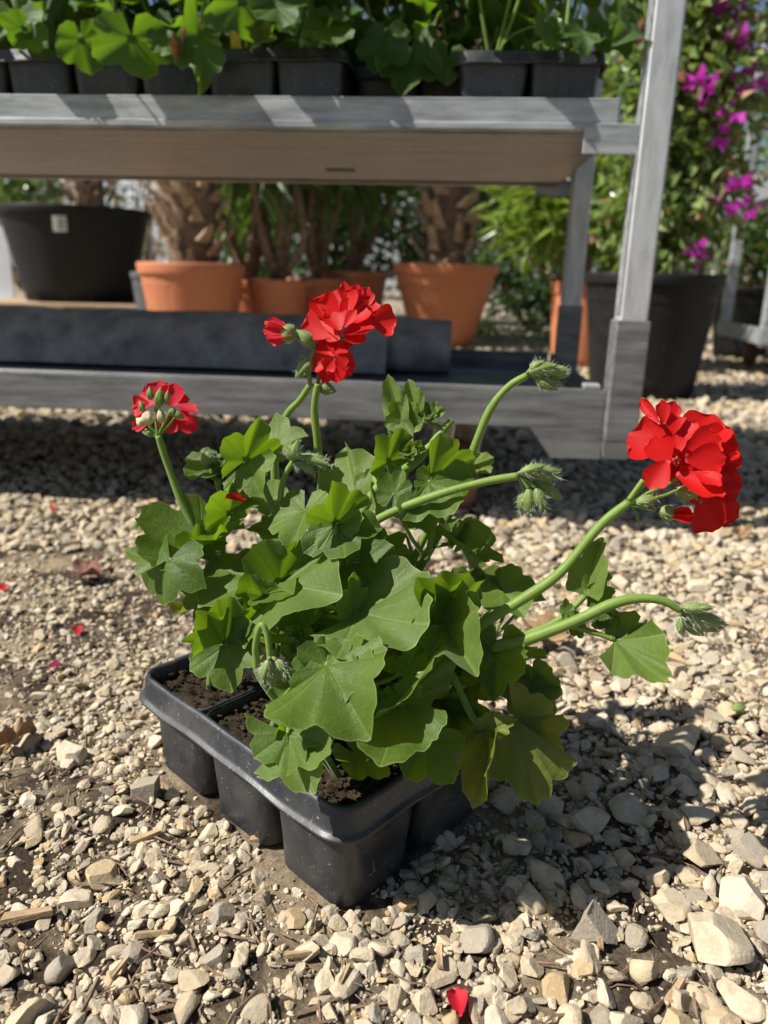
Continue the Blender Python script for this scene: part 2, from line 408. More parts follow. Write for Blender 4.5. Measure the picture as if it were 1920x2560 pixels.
# ------------------------------------------------------------------ stones
def ico(sub):
    t = (1 + 5 ** 0.5) / 2
    V = [unit(p) for p in [(-1, t, 0), (1, t, 0), (-1, -t, 0), (1, -t, 0), (0, -1, t), (0, 1, t), (0, -1, -t), (0, 1, -t), (t, 0, -1), (t, 0, 1), (-t, 0, -1), (-t, 0, 1)]]
    T = [(0, 11, 5), (0, 5, 1), (0, 1, 7), (0, 7, 10), (0, 10, 11), (1, 5, 9), (5, 11, 4), (11, 10, 2), (10, 7, 6), (7, 1, 8),
         (3, 9, 4), (3, 4, 2), (3, 2, 6), (3, 6, 8), (3, 8, 9), (4, 9, 5), (2, 4, 11), (6, 2, 10), (8, 6, 7), (9, 8, 1)]
    for _ in range(sub):
        cache, N = {}, []
        def mid(a, b):
            k = (min(a, b), max(a, b))
            if k not in cache: V.append(unit(V[a] + V[b])); cache[k] = len(V) - 1
            return cache[k]
        for a, b, c in T:
            x, y, z = mid(a, b), mid(b, c), mid(c, a); N += [(a, x, z), (b, y, x), (c, z, y), (x, y, z)]
        T = N
    return np.array(V), np.array(T)
ICO = [ico(k) for k in range(4)]

def rock(sub, cuts, g):
    V, T = ICO[sub]; V = V.copy()
    for _ in range(cuts):
        n = unit(g.normal(size=3)); d = g.uniform(0.38, 0.8)
        V -= np.maximum(0, V @ n - d)[:, None] * n
    V += g.normal(size=V.shape) * 0.02 if sub < 3 else 0
    V *= np.array([g.uniform(0.85, 1.2), g.uniform(0.65, 0.95), g.uniform(0.45, 0.75)])
    ext = V.max(0) - V.min(0); V /= max(ext[0], ext[1])
    return V - (V.max(0) + V.min(0)) / 2, T

def in_tray(x, y, m=0.0):
    u = (x - TR_O[0]) * TR_A[0] + (y - TR_O[1]) * TR_A[1]; v = (x - TR_O[0]) * TR_B[0] + (y - TR_O[1]) * TR_B[1]
    return (u > 0.006 - m) & (u < TR_LA - 0.006 + m) & (v > 0.006 - m) & (v < TR_LB - 0.006 + m)

gS = np.random.default_rng(21)
placed = []          # (x, y, radius) of the single stones
# stones one can point at in the photograph: pixel, width in photo pixels
KEY = [(1487, 2334, 115), (1793, 2380, 165), (1851, 2259, 125), (1678, 2270, 95), (1365, 2207, 105), (1330, 2262, 80), (1191, 2357, 90),
       (1102, 2430, 105), (1568, 2033, 108), (1741, 2039, 92), (1851, 2513, 130), (1267, 2444, 75), (1330, 2420, 66), (1394, 2473, 86),
       (1058, 2253, 75), (935, 2270, 90), (194, 2253, 88), (255, 2195, 88), (365, 1993, 78), (307, 2039, 62), (156, 2421, 98), (414, 2380, 64),
       (556, 2293, 68), (486, 2461, 76), (463, 2525, 108), (524, 2178, 50), (862, 2467, 92), (856, 2363, 72), (949, 2374, 66), (538, 2398, 62),
       (87, 2065, 66), (84, 2102, 54), (180, 1890, 84), (75, 1860, 60), (1690, 1870, 120), (1560, 2140, 70), (1750, 2150, 100), (1880, 2140, 90),
       (1620, 2430, 110), (1700, 2510, 80), (1560, 2560, 90), (1240, 2560, 80), (1130, 2545, 70), (20, 2440, 80), (60, 2540, 100), (330, 2555, 90),
       (640, 2530, 80), (800, 2180 + 330, 60), (1860, 1900, 70), (1640, 2190, 60), (1480, 2150, 60)]
for (px, py, wpx) in KEY:
    p = G(px, py); dep = (p - CAM) @ fwd; dia = wpx * dep / F_PX
    placed.append((p[0], p[1], dia))
def far_enough(x, y, d):
    for (a, b, e) in placed:
        if (a - x) ** 2 + (b - y) ** 2 < (0.43 * (d + e)) ** 2: return False
    return True
tries = 0
while len(placed) < 300 and tries < 60000:
    tries += 1
    y = gS.uniform(0.25, 0.95); x = gS.uniform(-0.1 - 0.52 * y, 0.1 + 0.52 * y)
    right = 1 / (1 + math.exp(-(x - 0.05) / 0.05))
    if gS.random() > 0.25 + 0.75 * right: continue
    d = gS.uniform(0.0105, 0.017) + 0.012 * right * gS.random() ** 1.5
    if in_tray(x, y, 0.5 * d + 0.002) or not far_enough(x, y, d): continue
    placed.append((x, y, d))
variants = []
for k in range(26):
    V, T = rock(3, int(gS.integers(7, 12)), gS)
    me = fast_mesh('stone', V, T, smooth=True); me.materials.append(M['stone']); variants.append((me, V[:, 2].min()))
    try: me.set_sharp_from_angle(angle=math.radians(24))
    except Exception: pass
for (x, y, d) in placed:
    if in_tray(x, y, 0.45 * d): continue
    me, zmin = variants[int(gS.integers(len(variants)))]
    o = bpy.data.objects.new('stone', me); COL.objects.link(o); o.parent = ground
    o.scale = (d, d, d * gS.uniform(0.8, 1.15)); o.rotation_euler = (gS.normal() * 0.16, gS.normal() * 0.16, gS.uniform(0, 6.28))
    o.location = (x, y, float(ground_z(x, y)) + d * gS.uniform(0.1, 0.22))

near = lambda y: 0.08 + 0.56 * y
def scatter(n, y0, y1, xr, dlo, dhi, sub, power, seed, avoid=True, rightbig=0.0, cuts=7):
    """stones joined in one mesh (vertices, triangles, tint)"""
    g = np.random.default_rng(seed); var = [rock(sub, cuts, g) for _ in range(40)]
    y = y0 + (y1 - y0) * g.random(n); x = xr(y) * g.uniform(-1, 1, n)
    right = 1 / (1 + np.exp(-(x - 0.06) / 0.06))
    d = dlo + (dhi - dlo) * g.random(n) ** power; d = d * (1 + rightbig * right)
    keep = ~in_tray(x, y, 0.3 * d - 0.002)
    if seed == 36: keep &= np.abs(x) > near(y) - 0.02
    if avoid: keep &= ~((vnoise(x * 13, y * 13, 17) < -0.3) & (g.random(n) < 0.62) & (x < 0.16))
    if avoid:
        P = np.array(placed); cell = {}
        for i, (a, b, e) in enumerate(placed): cell.setdefault((int(a // 0.05), int(b // 0.05)), []).append(i)
        for i in range(n):
            ci, cj = int(x[i] // 0.05), int(y[i] // 0.05)
            for di in (-1, 0, 1):
                for dj in (-1, 0, 1):
                    for q in cell.get((ci + di, cj + dj), ()):
                        a, b, e = placed[q]
                        if (a - x[i]) ** 2 + (b - y[i]) ** 2 < (0.36 * e + 0.2 * d[i]) ** 2: keep[i] = False
    x, y, d = x[keep], y[keep], d[keep]; n = len(x); vi = g.integers(0, 40, n)
    VA = np.stack([v for v, _ in var]); T = var[0][1]; nv = VA.shape[1]
    yaw = g.uniform(0, 6.28, n); tx = g.normal(size=n) * 0.3; ty = g.normal(size=n) * 0.3
    V = VA[vi]
    c, s = np.cos(yaw)[:, None], np.sin(yaw)[:, None]
    X = V[:, :, 0] * c - V[:, :, 1] * s; Yy = V[:, :, 0] * s + V[:, :, 1] * c
    Z = V[:, :, 2] + tx[:, None] * X + ty[:, None] * Yy
    z = ground_z(x, y) + d * g.uniform(0.02, 0.26, n)
    V = np.stack([X * d[:, None] + x[:, None], Yy * d[:, None] + y[:, None], Z * d[:, None] + z[:, None]], 2).reshape(-1, 3)
    TT = (T[None] + (np.arange(n) * nv)[:, None, None]).reshape(-1, 3)
    return V, TT, np.repeat(g.random(n), nv)
def pile(name, lab, sets):
    V, T, A, n = [], [], [], 0
    for v, t, a in sets: V.append(v); T.append(t + n); A.append(a); n += len(v)
    obj(name, fast_mesh(name, np.vstack(V), np.vstack(T), {'tint': np.concatenate(A)}), M['stones'], ground, kind='stuff')
near = lambda y: 0.08 + 0.56 * y
def outer(y): return 0.35 + 0.95 * y
pile('gravel', '', [scatter(22000, 0.05, 1.7, outer, 0.006, 0.017, 0, 1.6, 36, False, 0.1, 4), scatter(7200, 0.2, 0.95, near, 0.0055, 0.0125, 2, 1.7, 31, True, 0.35),
                    scatter(30000, 0.2, 0.85, near, 0.0015, 0.0055, 0, 1.8, 32, True, 0.1, 4),
                    scatter(9000, 0.9, 1.6, lambda y: 0.1 + 0.62 * y, 0.006, 0.02, 1, 1.6, 33, False, 0.2),
                    scatter(14000, 1.5, 5.5, lambda y: 0.1 + 0.62 * y, 0.012, 0.04, 0, 1.5, 34, False, 0.0, 4)])

# dry twigs and needles (uncountable) and a few single chips
def litter(n, seed):
    g = np.random.default_rng(seed); parts = []
    for _ in range(n):
        y = 0.24 + 0.5 * g.random() ** 1.2; x = g.uniform(-1, 1) * near(y)
        if in_tray(x, y, 0.004): continue
        L = g.uniform(0.008, 0.034); a = g.uniform(0, 6.28); r = g.uniform(0.00035, 0.001)
        p = np.array([x, y, float(ground_z(x, y)) + g.uniform(0.001, 0.005)]); dv = np.array([math.cos(a), math.sin(a), g.normal() * 0.12])
        bend = np.array([-dv[1], dv[0], 0]) * g.normal() * 0.12
        parts.append(tube([p - dv * L / 2, p + bend * L, p + dv * L / 2], [r, r * 1.2, r * 0.6], 4))
    return join(parts)
v, f = litter(620, 55)
obj('dry_needles', mesh_from('dry_needles', v, f, False), M['twig'], None, kind='stuff', label='dry brown needles and twigs littering the gravel', category='litter')


# ------------------------------------------------------------------ six-cell tray
def rrect(u0, u1, v0, v1, r, seg=6):
    P = []
    for (cu, cv, a0) in ((u1 - r, v1 - r, 0), (u0 + r, v1 - r, 90), (u0 + r, v0 + r, 180), (u1 - r, v0 + r, 270)):
        for k in range(seg + 1):
            t = math.radians(a0 + 90 * k / seg); P.append((cu + r * math.cos(t), cv + r * math.sin(t)))
    return P
def densify(P, step):
    out = []
    for i in range(len(P)):
        a, b = np.array(P[i]), np.array(P[(i + 1) % len(P)]); n = max(1, int(np.linalg.norm(b - a) / step))
        for k in range(n): out.append(tuple(a + (b - a) * k / n))
    return out
def loft(rings, close_bottom=False):
    n = len(rings[0]); V = [p for r in rings for p in r]; Fc = []
    for i in range(len(rings) - 1):
        for k in range(n):
            j = (k + 1) % n; Fc.append((i * n + k, i * n + j, (i + 1) * n + j, (i + 1) * n + k))
    if close_bottom: Fc.append(tuple(range(n - 1, -1, -1)))
    return V, Fc

def make_tray(name, label, group, na, nb, pitch, H, loc, rz, skirt=0.022, seed=1, dent=0.0):
    """local x = long side (na cells), y = short side, origin at one rim corner on the ground"""
    t = thing(name, label, 'plant tray', loc, rz, group); g = np.random.default_rng(seed)
    LA, LB = na * pitch + 0.002, nb * pitch + 0.002; s = H / 0.075
    prof = [(0.004, -0.010), (0.0028, -0.002), (0.0015, 0.0), (-0.0005, -0.0004), (-0.0016, -0.003), (-0.0030, -skirt + 0.003), (-0.0042, -skirt + 0.0012),
            (-0.0062, -skirt + 0.0004), (-0.0068, -skirt - 0.0006), (-0.0060, -skirt - 0.0014), (-0.002, -skirt - 0.0014), (0.0015, -skirt + 0.002)]
    rings = []
    for k, (o_, dz) in enumerate(prof):
        P = densify(rrect(o_, LA - o_, o_, LB - o_, max(0.004, 0.0125 - o_)), 0.006)
        if k == 0: n0 = len(P)
        rings.append(P)
    n0 = min(len(P) for P in rings); R3 = []
    for (o_, dz), P in zip(prof, rings):
        # resample every ring to the same count by arc length
        A = np.array(P + [P[0]]); s_ = np.concatenate([[0], np.cumsum(np.linalg.norm(np.diff(A, axis=0), axis=1))])
        q = np.linspace(0, s_[-1], 240, endpoint=False); X = np.interp(q, s_, A[:, 0]); Yy = np.interp(q, s_, A[:, 1])
        wob = 0.00035 * np.sin(q / s_[-1] * 6.28 * 5 + seed) + 0.0003 * np.sin(q / s_[-1] * 6.28 * 11 + 2 * seed)
        if dz < -skirt + 0.004: wob = wob * 2.0
        R3.append([(a, b, H + dz + c) for a, b, c in zip(X, Yy, wob)])
    v, f = loft(R3); obj('rim', mesh_from('rim', v, f), M['tray'], t)
    for i in range(na):
        for j in range(nb):
            cx, cy = 0.001 + (i + 0.5) * pitch, 0.001 + (j + 0.5) * pitch; Rg = []
            half_t, half_b = pitch / 2 - 0.0008, pitch / 2 - 0.0052
            for (z, inset, rr) in [(0.0002, 0.004, 0.010), (0.001, 0.0012, 0.011), (0.003, 0.0, 0.011)] + [(q * H, None, None) for q in (0.2, 0.35, 0.5, 0.65, 0.8)] + [(H - 0.010, None, None), (H - 0.004, None, None)]:
                q = z / H; hh = half_b + (half_t - half_b) * q - (inset or 0); r_ = rr or (0.011 - 0.001 * q)
                P = densify(rrect(cx - hh, cx + hh, cy - hh, cy + hh, r_, 5), 0.007)
                A = np.array(P + [P[0]]); s_ = np.concatenate([[0], np.cumsum(np.linalg.norm(np.diff(A, axis=0), axis=1))])
                qq = np.linspace(0, s_[-1], 72, endpoint=False); X = np.interp(qq, s_, A[:, 0]); Yy = np.interp(qq, s_, A[:, 1])
                if 0.1 < q < 0.9:
                    am = (0.0006 + dent) * math.sin(q * 3.14)
                    nzv = am * vnoise(X * 60 + i * 3, Yy * 60 + z * 70 + j * 5, seed + i * 7 + j)
                    dx, dy = X - cx, Yy - cy; ln = np.hypot(dx, dy); X = X - np.abs(nzv) * dx / ln; Yy = Yy - np.abs(nzv) * dy / ln
                Rg.append([(a, b, z) for a, b in zip(X, Yy)])
            # fold in at the top for the wall's inner side
            top = Rg[-1]
            for dz, k in ((0.001, 0.985), (-0.003, 0.965), (-0.02, 0.94)):
                Rg.append([(cx + (a - cx) * k, cy + (b - cy) * k, c + dz) for a, b, c in top])
            v, f = loft(Rg, True); obj('cell', mesh_from('cell', v, f), M['tray'], t)
            # soil
            n = 26; hs = half_t - 0.0015; xs = np.linspace(-hs, hs, n); XX, YY = np.meshgrid(xs, xs)
            ZZ = H - 0.0105 + 0.0022 * vnoise(XX * 110, YY * 110, seed * 13 + i * 5 + j) + 0.0014 * vnoise(XX * 330, YY * 330, seed + i) + g.normal(size=XX.shape) * 0.0009
            e = np.maximum(np.abs(XX), np.abs(YY)) / hs; ZZ -= 0.003 * np.clip(e - 0.8, 0, 1) * 5
            V = np.stack([XX.ravel() + cx, YY.ravel() + cy, ZZ.ravel()], 1); i0 = (np.arange(n - 1)[:, None] * n + np.arange(n - 1)).ravel()
            T = np.vstack([np.stack([i0, i0 + 1, i0 + n + 1], 1), np.stack([i0, i0 + n + 1, i0 + n], 1)])
            obj('soil', fast_mesh('soil', V, T, smooth=True), M['soil'], t)
    return t

tray_rz = math.atan2(TR_B[1], TR_B[0])
# local x must be the 3-cell side: TR_A; local y the 2-cell side, mirrored so that (A, B') is right handed -> put the origin at the right corner
tray_org = TR_O + TR_B * TR_LB
make_tray('seedling_tray', 'dark grey plastic six-cell tray of geraniums standing on gravel', None, 3, 2, 0.0675, TR_H,
          (tray_org[0], tray_org[1], 0.0), math.atan2(TR_A[1], TR_A[0]), skirt=0.0165, seed=3, dent=0.0014)
def cell_xy(i, j):
    p = TR_O + TR_A * (0.001 + (i + 0.5) * 0.0675) + TR_B * (0.001 + (j + 0.5) * 0.0675); return p
# soil crumbs in the near cells
v, f = [], []
gc = np.random.default_rng(77); prt = []
for (i, j) in ((0, 0), (1, 0), (2, 0), (0, 1)):
    c = cell_xy(i, j)
    for _ in range(160):
        a, b = gc.uniform(-0.028, 0.028, 2); p = c + TR_A * a + TR_B * b
        V, T = rock(0, 3, gc); d = gc.uniform(0.0012, 0.0042)
        prt.append((V * d + np.array([p[0], p[1], TR_H - 0.009 + gc.uniform(-0.001, 0.0025)]), T))
v, f = join(prt)
obj('soil_crumbs', mesh_from('soil_crumbs', v, f, False), M['soil'], None, kind='stuff', label='loose dark crumbs of potting soil in the tray cells', category='soil')


# ------------------------------------------------------------------ leaves, petals, stems
LOBES = np.radians([-128, -63, 0, 63, 128]); LENV = np.array([0.74, 0.93, 1.0, 0.93, 0.74])
def leaf_geo(seed, cup=0.0, vfold=0.0, droop=0.0, ruffle=0.07, depth=0.26, lobefold=0.22, wid=1.0, curl=0.16, NA=85, NR=9, span=169):
    """palmate leaf, junction at the origin, middle lobe along +y; span < 169 keeps only the lobes round the middle one"""
    g = np.random.default_rng(seed)
    th = np.linspace(math.radians(-span), math.radians(span), NA)
    lob = LOBES + g.normal(size=5) * 0.07; env = LENV * (1 + g.normal(size=5) * 0.08); bend = g.normal(size=5) * curl
    r = np.zeros(NA); tt = np.zeros(NA); uu = np.zeros(NA); bb = np.zeros(NA)
    for a, t in enumerate(th):
        k = int(np.argmin(np.abs(lob - t))); side = 1 if t > lob[k] else -1; k2 = min(4, max(0, k + side))
        half = abs(lob[k2] - lob[k]) / 2 if k2 != k else math.radians(40)
        x = min(1.0, abs(t - lob[k]) / half); tt[a] = x; uu[a] = 0.5 + 0.5 * side * x
        e = env[k] * (1 - x / 2) + env[k2] * x / 2
        r[a] = e * (1 - depth * x ** 2.1) + 0.026 * math.cos(3.0 * math.pi * x + 0.4) * (1 - 0.5 * x) + 0.007 * math.sin(t * 37 + seed)
        bb[a] = bend[k] * (1 - x * x / 2) + bend[k2] * x * x / 2
    rad = np.linspace(0, 1, NR) ** 0.85; ph = g.uniform(0, 6.28); ph2 = g.uniform(0, 6.28)
    V, UV = [], []
    for q in rad:
        rr = q * r; x = rr * np.sin(th) * wid; y = rr * np.cos(th)
        z = lobefold * rr * (0.75 * tt + 0.25 * np.sin(tt * math.pi / 2)) * (0.55 + 0.45 * q) + cup * rr ** 2 + vfold * np.abs(x) - droop * np.sign(y) * y * y
        z = z + ruffle * rr ** 2 * np.sin(4 * th + ph) + 0.5 * ruffle * rr ** 2.5 * np.sin(9 * th + ph2) + bb * rr ** 2
        V.append(np.stack([x, y, z], 1)); UV.append(np.stack([uu, np.full(NA, q)], 1))
    V = np.vstack(V); UV = np.vstack(UV); i0 = (np.arange(NR - 1)[:, None] * NA + np.arange(NA - 1)).ravel()
    T = np.vstack([np.stack([i0, i0 + 1, i0 + NA + 1], 1), np.stack([i0, i0 + NA + 1, i0 + NA], 1)])
    return V, T, UV

def sheet_mesh(name, V, T, UV, mat):
    me = fast_mesh(name, V, T, smooth=True); ul = me.uv_layers.new(name='polar')
    idx = np.zeros(len(me.loops), np.int32); me.loops.foreach_get('vertex_index', idx)
    ul.data.foreach_set('uv', UV[idx].astype(np.float32).ravel()); me.materials.append(mat); return me

class Plant:
    def __init__(s, label, xy, z, group=None):
        s.loc = np.array([xy[0], xy[1], z]); s.o = thing('geranium', label, 'geranium', s.loc, 0, group); s.nodes = [s.loc]; s.k = 0
    def part(s, name, v, f, mat, parent=None, smooth=True):
        v = np.asarray(v) - s.loc
        return obj(name, mesh_from(name, v, f, smooth), mat, parent or s.o)
    def stem(s, pts, r0, r1, name='stem', root=True, nodes=True):
        P = [np.asarray(p, float) for p in pts]
        if root: P = P + [s.loc - np.array([0, 0, 0.004])]
        P = spline(P, 9); rad = np.linspace(r1, r0, len(P)); rad = rad * (1 + 0.05 * np.sin(np.linspace(0, 19, len(P))))
        v, f = tube(P, rad, 9); s.part(name, v, f, M['stem'])
        if nodes: s.nodes += list(P[2:])
        return P
    def petiole(s, P, n, leaf, y, r=0.0011):
        N = np.array(s.nodes); d = np.linalg.norm(N - P, axis=1) + 0.8 * np.maximum(0, N[:, 2] - P[2] + 0.01)
        q = N[int(np.argmin(d))]; L = np.linalg.norm(q - P)
        c1 = P - unit(n) * 0.25 * L - y * 0.15 * L; c2 = q + np.array([0, 0, 0.2 * L])
        t = np.linspace(0, 1, 12)[:, None]; B = (1 - t) ** 3 * P + 3 * t * (1 - t) ** 2 * c1 + 3 * t * t * (1 - t) * c2 + t ** 3 * q
        v, f = tube(B, np.linspace(r, r * 1.35, 12), 6); s.part('petiole', v, f, M['petiole'], leaf)
    def leaf(s, J, T, Y, n, mat='leaf', wid=1.0, pet=True, **kw):
        P = D(*J, Y); n = unit(n); d = ray(*T); L0 = np.linalg.norm(D(*T, Y) - P); den = d @ n
        Q = CAM + d * (((P - CAM) @ n) / den) if abs(den) > 0.12 else D(*T, Y)
        y = Q - P; L = np.linalg.norm(y)
        if L > 1.9 * L0 or L < 1e-4: L = 1.9 * L0
        y = unit(y); n = unit(n - y * n.dot(y)); x = np.cross(y, n)
        s.k += 1
        if kw.get('span', 169) < 100: wid *= 1.3
        kw['lobefold'] = kw.get('lobefold', .22) * 0.55; kw['depth'] = kw.get('depth', .26) * .85; kw.setdefault('ruffle', .1)
        kw.setdefault('cup', 0.12); V, Tn, UV = leaf_geo(int(abs(J[0] * 7 + J[1] * 3 + T[0])), wid=wid, **kw)
        W = P - s.loc + (V[:, :1] * x + V[:, 1:2] * y + V[:, 2:] * n) * L
        lo = obj('leaf', sheet_mesh('leaf', W, Tn, UV, M[mat]), None, s.o)
        if pet: s.petiole(P, n, lo, y, 0.0010 + 0.008 * L)
        return lo
    def free_leaf(s, P, y, n, L, mat='leaf', pet=True, seed=0, **kw):
        y = unit(y); n = unit(np.asarray(n) - y * np.dot(n, y)); x = np.cross(y, n)
        V, Tn, UV = leaf_geo(seed, **kw); W = P - s.loc + (V[:, :1] * x + V[:, 1:2] * y + V[:, 2:] * n) * L
        lo = obj('leaf', sheet_mesh('leaf', W, Tn, UV, M[mat]), None, s.o)
        if pet: s.petiole(np.asarray(P), n, lo, y, 0.0009 + 0.008 * L)
        return lo

def petal_geo(seed, L, W, cup, bendv, ruffle, tipw=0.62):
    g = np.random.default_rng(seed); NU, NV = 15, 13; u = np.linspace(0, 1, NU); v = np.linspace(-1, 1, NV); ph = g.uniform(0, 6.28, 3)
    prof = np.interp(u, [0, 0.1, 0.25, 0.45, tipw, 0.8, 0.92, 1.0], [0.16, 0.32, 0.62, 0.9, 1.0, 0.96, 0.8, 0.48])
    V, UV = [], []
    for i, a in enumerate(u):
        for b in v:
            tip = (1 - 0.16 * b * b * (a ** 4)) + 0.02 * math.sin(7 * b + ph[0]) * a ** 6
            x = b * W / 2 * prof[i]; y = L * a * tip
            z = cup * W * prof[i] * b * b * 0.5 + bendv * L * a * a + ruffle * L * a ** 2 * (0.6 * math.sin(3.3 * b + ph[1]) + 0.4 * math.sin(6.5 * b + ph[2] + 2 * a))
            V.append((x, y, z)); UV.append((b * 0.5 + 0.5, a))
    i0 = (np.arange(NU - 1)[:, None] * NV + np.arange(NV - 1)).ravel()
    T = np.vstack([np.stack([i0, i0 + 1, i0 + NV + 1], 1), np.stack([i0, i0 + NV + 1, i0 + NV], 1)])
    return np.array(V), T, np.array(UV)

def add_petal(pl, head, B, T, Y, wpx, n, mat='petal', cup=0.35, bend=0.05, ruffle=0.03, seed=None, dY=0.0):
    P = D(*B, Y + dY); n = unit(n); d = ray(*T); L0 = np.linalg.norm(D(*T, Y + dY) - P); den = d @ n
    Q = CAM + d * (((P - CAM) @ n) / den) if abs(den) > 0.2 else D(*T, Y + dY)
    y = Q - P; L = np.linalg.norm(y); L = min(L, 1.5 * L0); y = unit(y); n = unit(n - y * n.dot(y)); x = np.cross(y, n)
    W = 1.22 * wpx * ((P - CAM) @ fwd) / F_PX; sd = seed if seed is not None else int(B[0] * 3 + T[0] * 5 + T[1])
    V, Tn, UV = petal_geo(sd, L, W, cup, bend, ruffle)
    Wd = P - pl.loc + V[:, :1] * x + V[:, 1:2] * y + V[:, 2:] * n
    obj('petal', sheet_mesh('petal', Wd, Tn, UV, M[mat]), None, head)

def bud_geo(A, B, r, ridges=5, hairs=60, seed=0, hairlen=0.0035):
    """pointed ovoid from A to B; returns (body, hairs)"""
    A, B = np.asarray(A), np.asarray(B); ax = unit(B - A); L = np.linalg.norm(B - A); s = unit(np.cross(ax, (0.3, 0.9, 0.2))); t2 = np.cross(ax, s)
    us = np.linspace(0, 1, 12); pr = np.interp(us, [0, 0.12, 0.3, 0.5, 0.7, 0.88, 1], [0.3, 0.72, 0.98, 1, 0.74, 0.32, 0.05]); seg = 20; V, Fc = [], []
    for u, p in zip(us, pr):
        for k in range(seg):
            a = 2 * math.pi * k / seg; rr = r * p * (1 + 0.09 * math.cos(ridges * a)); V.append(A + ax * L * u + rr * (s * math.cos(a) + t2 * math.sin(a)))
    for i in range(11):
        for k in range(seg):
            j = (k + 1) % seg; Fc.append((i * seg + k, i * seg + j, (i + 1) * seg + j, (i + 1) * seg + k))
    g = np.random.default_rng(seed); hv, hf = [], []
    for _ in range(hairs):
        i = int(g.integers(0, 11)); k = int(g.integers(seg)); p = V[i * seg + k]; out = unit(p - (A + ax * ((p - A) @ ax)) + 1e-9)
        e = p + (out * 0.8 + ax * g.uniform(0.2, 1.0) + g.normal(size=3) * 0.15) * hairlen * g.uniform(0.6, 1.2); w_ = unit(np.cross(e - p, g.normal(size=3))) * 0.00011
        w_ *= 0.55; n = len(hv); hv += [p - w_, p + w_, e]; hf.append((n, n + 1, n + 2))
    return (V, Fc), (hv, hf)

def buds(pl, parent_name, lst, stalks, hairs=110):
    """one bud cluster: a mesh of short stalks with each bud (and its hairs) as a child"""
    prt = [tube(spline(s_, 5), r_, 7) for s_, r_ in stalks]
    v, f = join(prt); head = pl.part(parent_name, v, f, M['bud'])
    for k, (A, B, r) in enumerate(lst):
        b, h = bud_geo(A, B, r, seed=k + int(r * 1e6), hairs=hairs); v, f = b
        pl.part('bud', v, f, M['bud'], head)
        hv, hf = h; prt.append((hv, hf))
    hv, hf = join(prt[len(stalks):]); ho = pl.part('bud_hairs', hv, hf, M['hair'], head, False); ho['kind'] = 'stuff'
    return head

PL = {}
def P_(key, label, i, j):
    c = cell_xy(i, j); PL[key] = Plant(label, c, TR_H - 0.012)
P_('front', 'short leafy geranium with drooping hooked bud at the foremost tray corner', 0, 0)
P_('mid', 'bushy geranium with pale broad leaves in the tray beside bare soil', 1, 0)
P_('left', 'geranium with a small fading crimson flower head on one stalk', 2, 0)
P_('right', 'geranium leaning over the tray rim with a large scarlet bloom', 0, 1)
P_('core', 'geranium with two long hairy bud stalks rising behind the pale leaves', 1, 1)
P_('back', 'geranium with a tall upright scarlet flower in the middle of the tray', 2, 1)

# --- stems (photo pixel, pixel, distance)
S = lambda *a: [D(x, y, Y) for x, y, Y in a]
S_left = PL['left'].stem(S((395, 1088, .462), (420, 1165, .463), (450, 1245, .462), (487, 1318, .461), (540, 1430, .462)), .0030, .0021, 'flower_stalk')
S_ctr = PL['back'].stem(S((795, 960, .487), (788, 1000, .488), (787, 1040, .49), (795, 1120, .492), (800, 1250, .5)), .0031, .0022, 'flower_stalk')
S_ctr2 = PL['back'].stem(S((776, 962, .497), (750, 1000, .5), (716, 1040, .502), (690, 1120, .505), (690, 1250, .508)), .0030, .0021, 'bud_stalk')
S_ur = PL['core'].stem(S((1318, 938, .452), (1270, 968, .453), (1225, 1025, .454), (1185, 1120, .455), (1120, 1290, .458)), .0031, .0021, 'bud_stalk')
S_mr = PL['core'].stem(S((1295, 1190, .415), (1215, 1204, .418), (1110, 1232, .421), (1000, 1272, .426), (930, 1308, .431), (880, 1350, .438)), .0031, .0022, 'bud_stalk')
S_rf = PL['right'].stem(S((1572, 1256, .405), (1500, 1315, .404), (1400, 1432, .402), (1300, 1502, .401), (1195, 1568, .40), (1120, 1650, .405)), .0037, .0025, 'flower_stalk')
S_rb = PL['right'].stem(S((1700, 1525, .385), (1660, 1503, .386), (1600, 1496, .387), (1530, 1510, .388), (1430, 1556, .390), (1300, 1605, .394), (1215, 1640, .40)), .0042, .0021, 'bud_stalk')
S_br = PL['right'].stem(S((1462, 1490, .40), (1420, 1532, .397), (1370, 1566, .395), (1290, 1598, .396)), .0028, .0016, 'branch', root=False)
S_br2 = PL['right'].stem(S((1537, 1600, .388), (1490, 1583, .389), (1440, 1568, .391), (1405, 1562, .392)), .0019, .0014, 'branch', root=False)
S_tk = PL['core'].stem(S((1130, 1050, .462), (1075, 1115, .458), (1032, 1160, .455), (955, 1208, .45), (905, 1285, .447), (860, 1390, .452)), .0040, .0022, 'stem')
S_tk2 = PL['core'].stem(S((990, 1075, .47), (960, 1130, .468), (940, 1190, .46), (950, 1212, .45)), .0026, .002, 'stem', root=False)
S_nd = PL['core'].stem(S((1068, 1400, .44), (1085, 1310, .442), (1110, 1245, .445)), .0024, .0018, 'stem', root=True)
S_nd2 = PL['core'].stem(S((1062, 1390, .44), (1020, 1330, .437), (985, 1230, .436)), .0015, .0012, 'branch', root=False)
S_a = PL['left'].stem(S((735, 1150, .452), (712, 1190, .452), (702, 1240, .452), (706, 1310, .453), (702, 1400, .456)), .0022, .0017, 'bud_stalk')
S_b = PL['left'].stem(S((660, 1215, .455), (680, 1265, .455), (703, 1325, .455)), .0024, .002, 'stem', root=False)
S_c = PL['left'].stem(S((528, 1170, .475), (545, 1215, .474), (556, 1290, .472), (555, 1400, .47)), .0021, .0015, 'stem')
S_f = PL['front'].stem(S((675, 1652, .352), (668, 1590, .354), (654, 1562, .356), (642, 1595, .358), (640, 1640, .36), (668, 1720, .362)), .0021, .0015, 'bud_stalk')
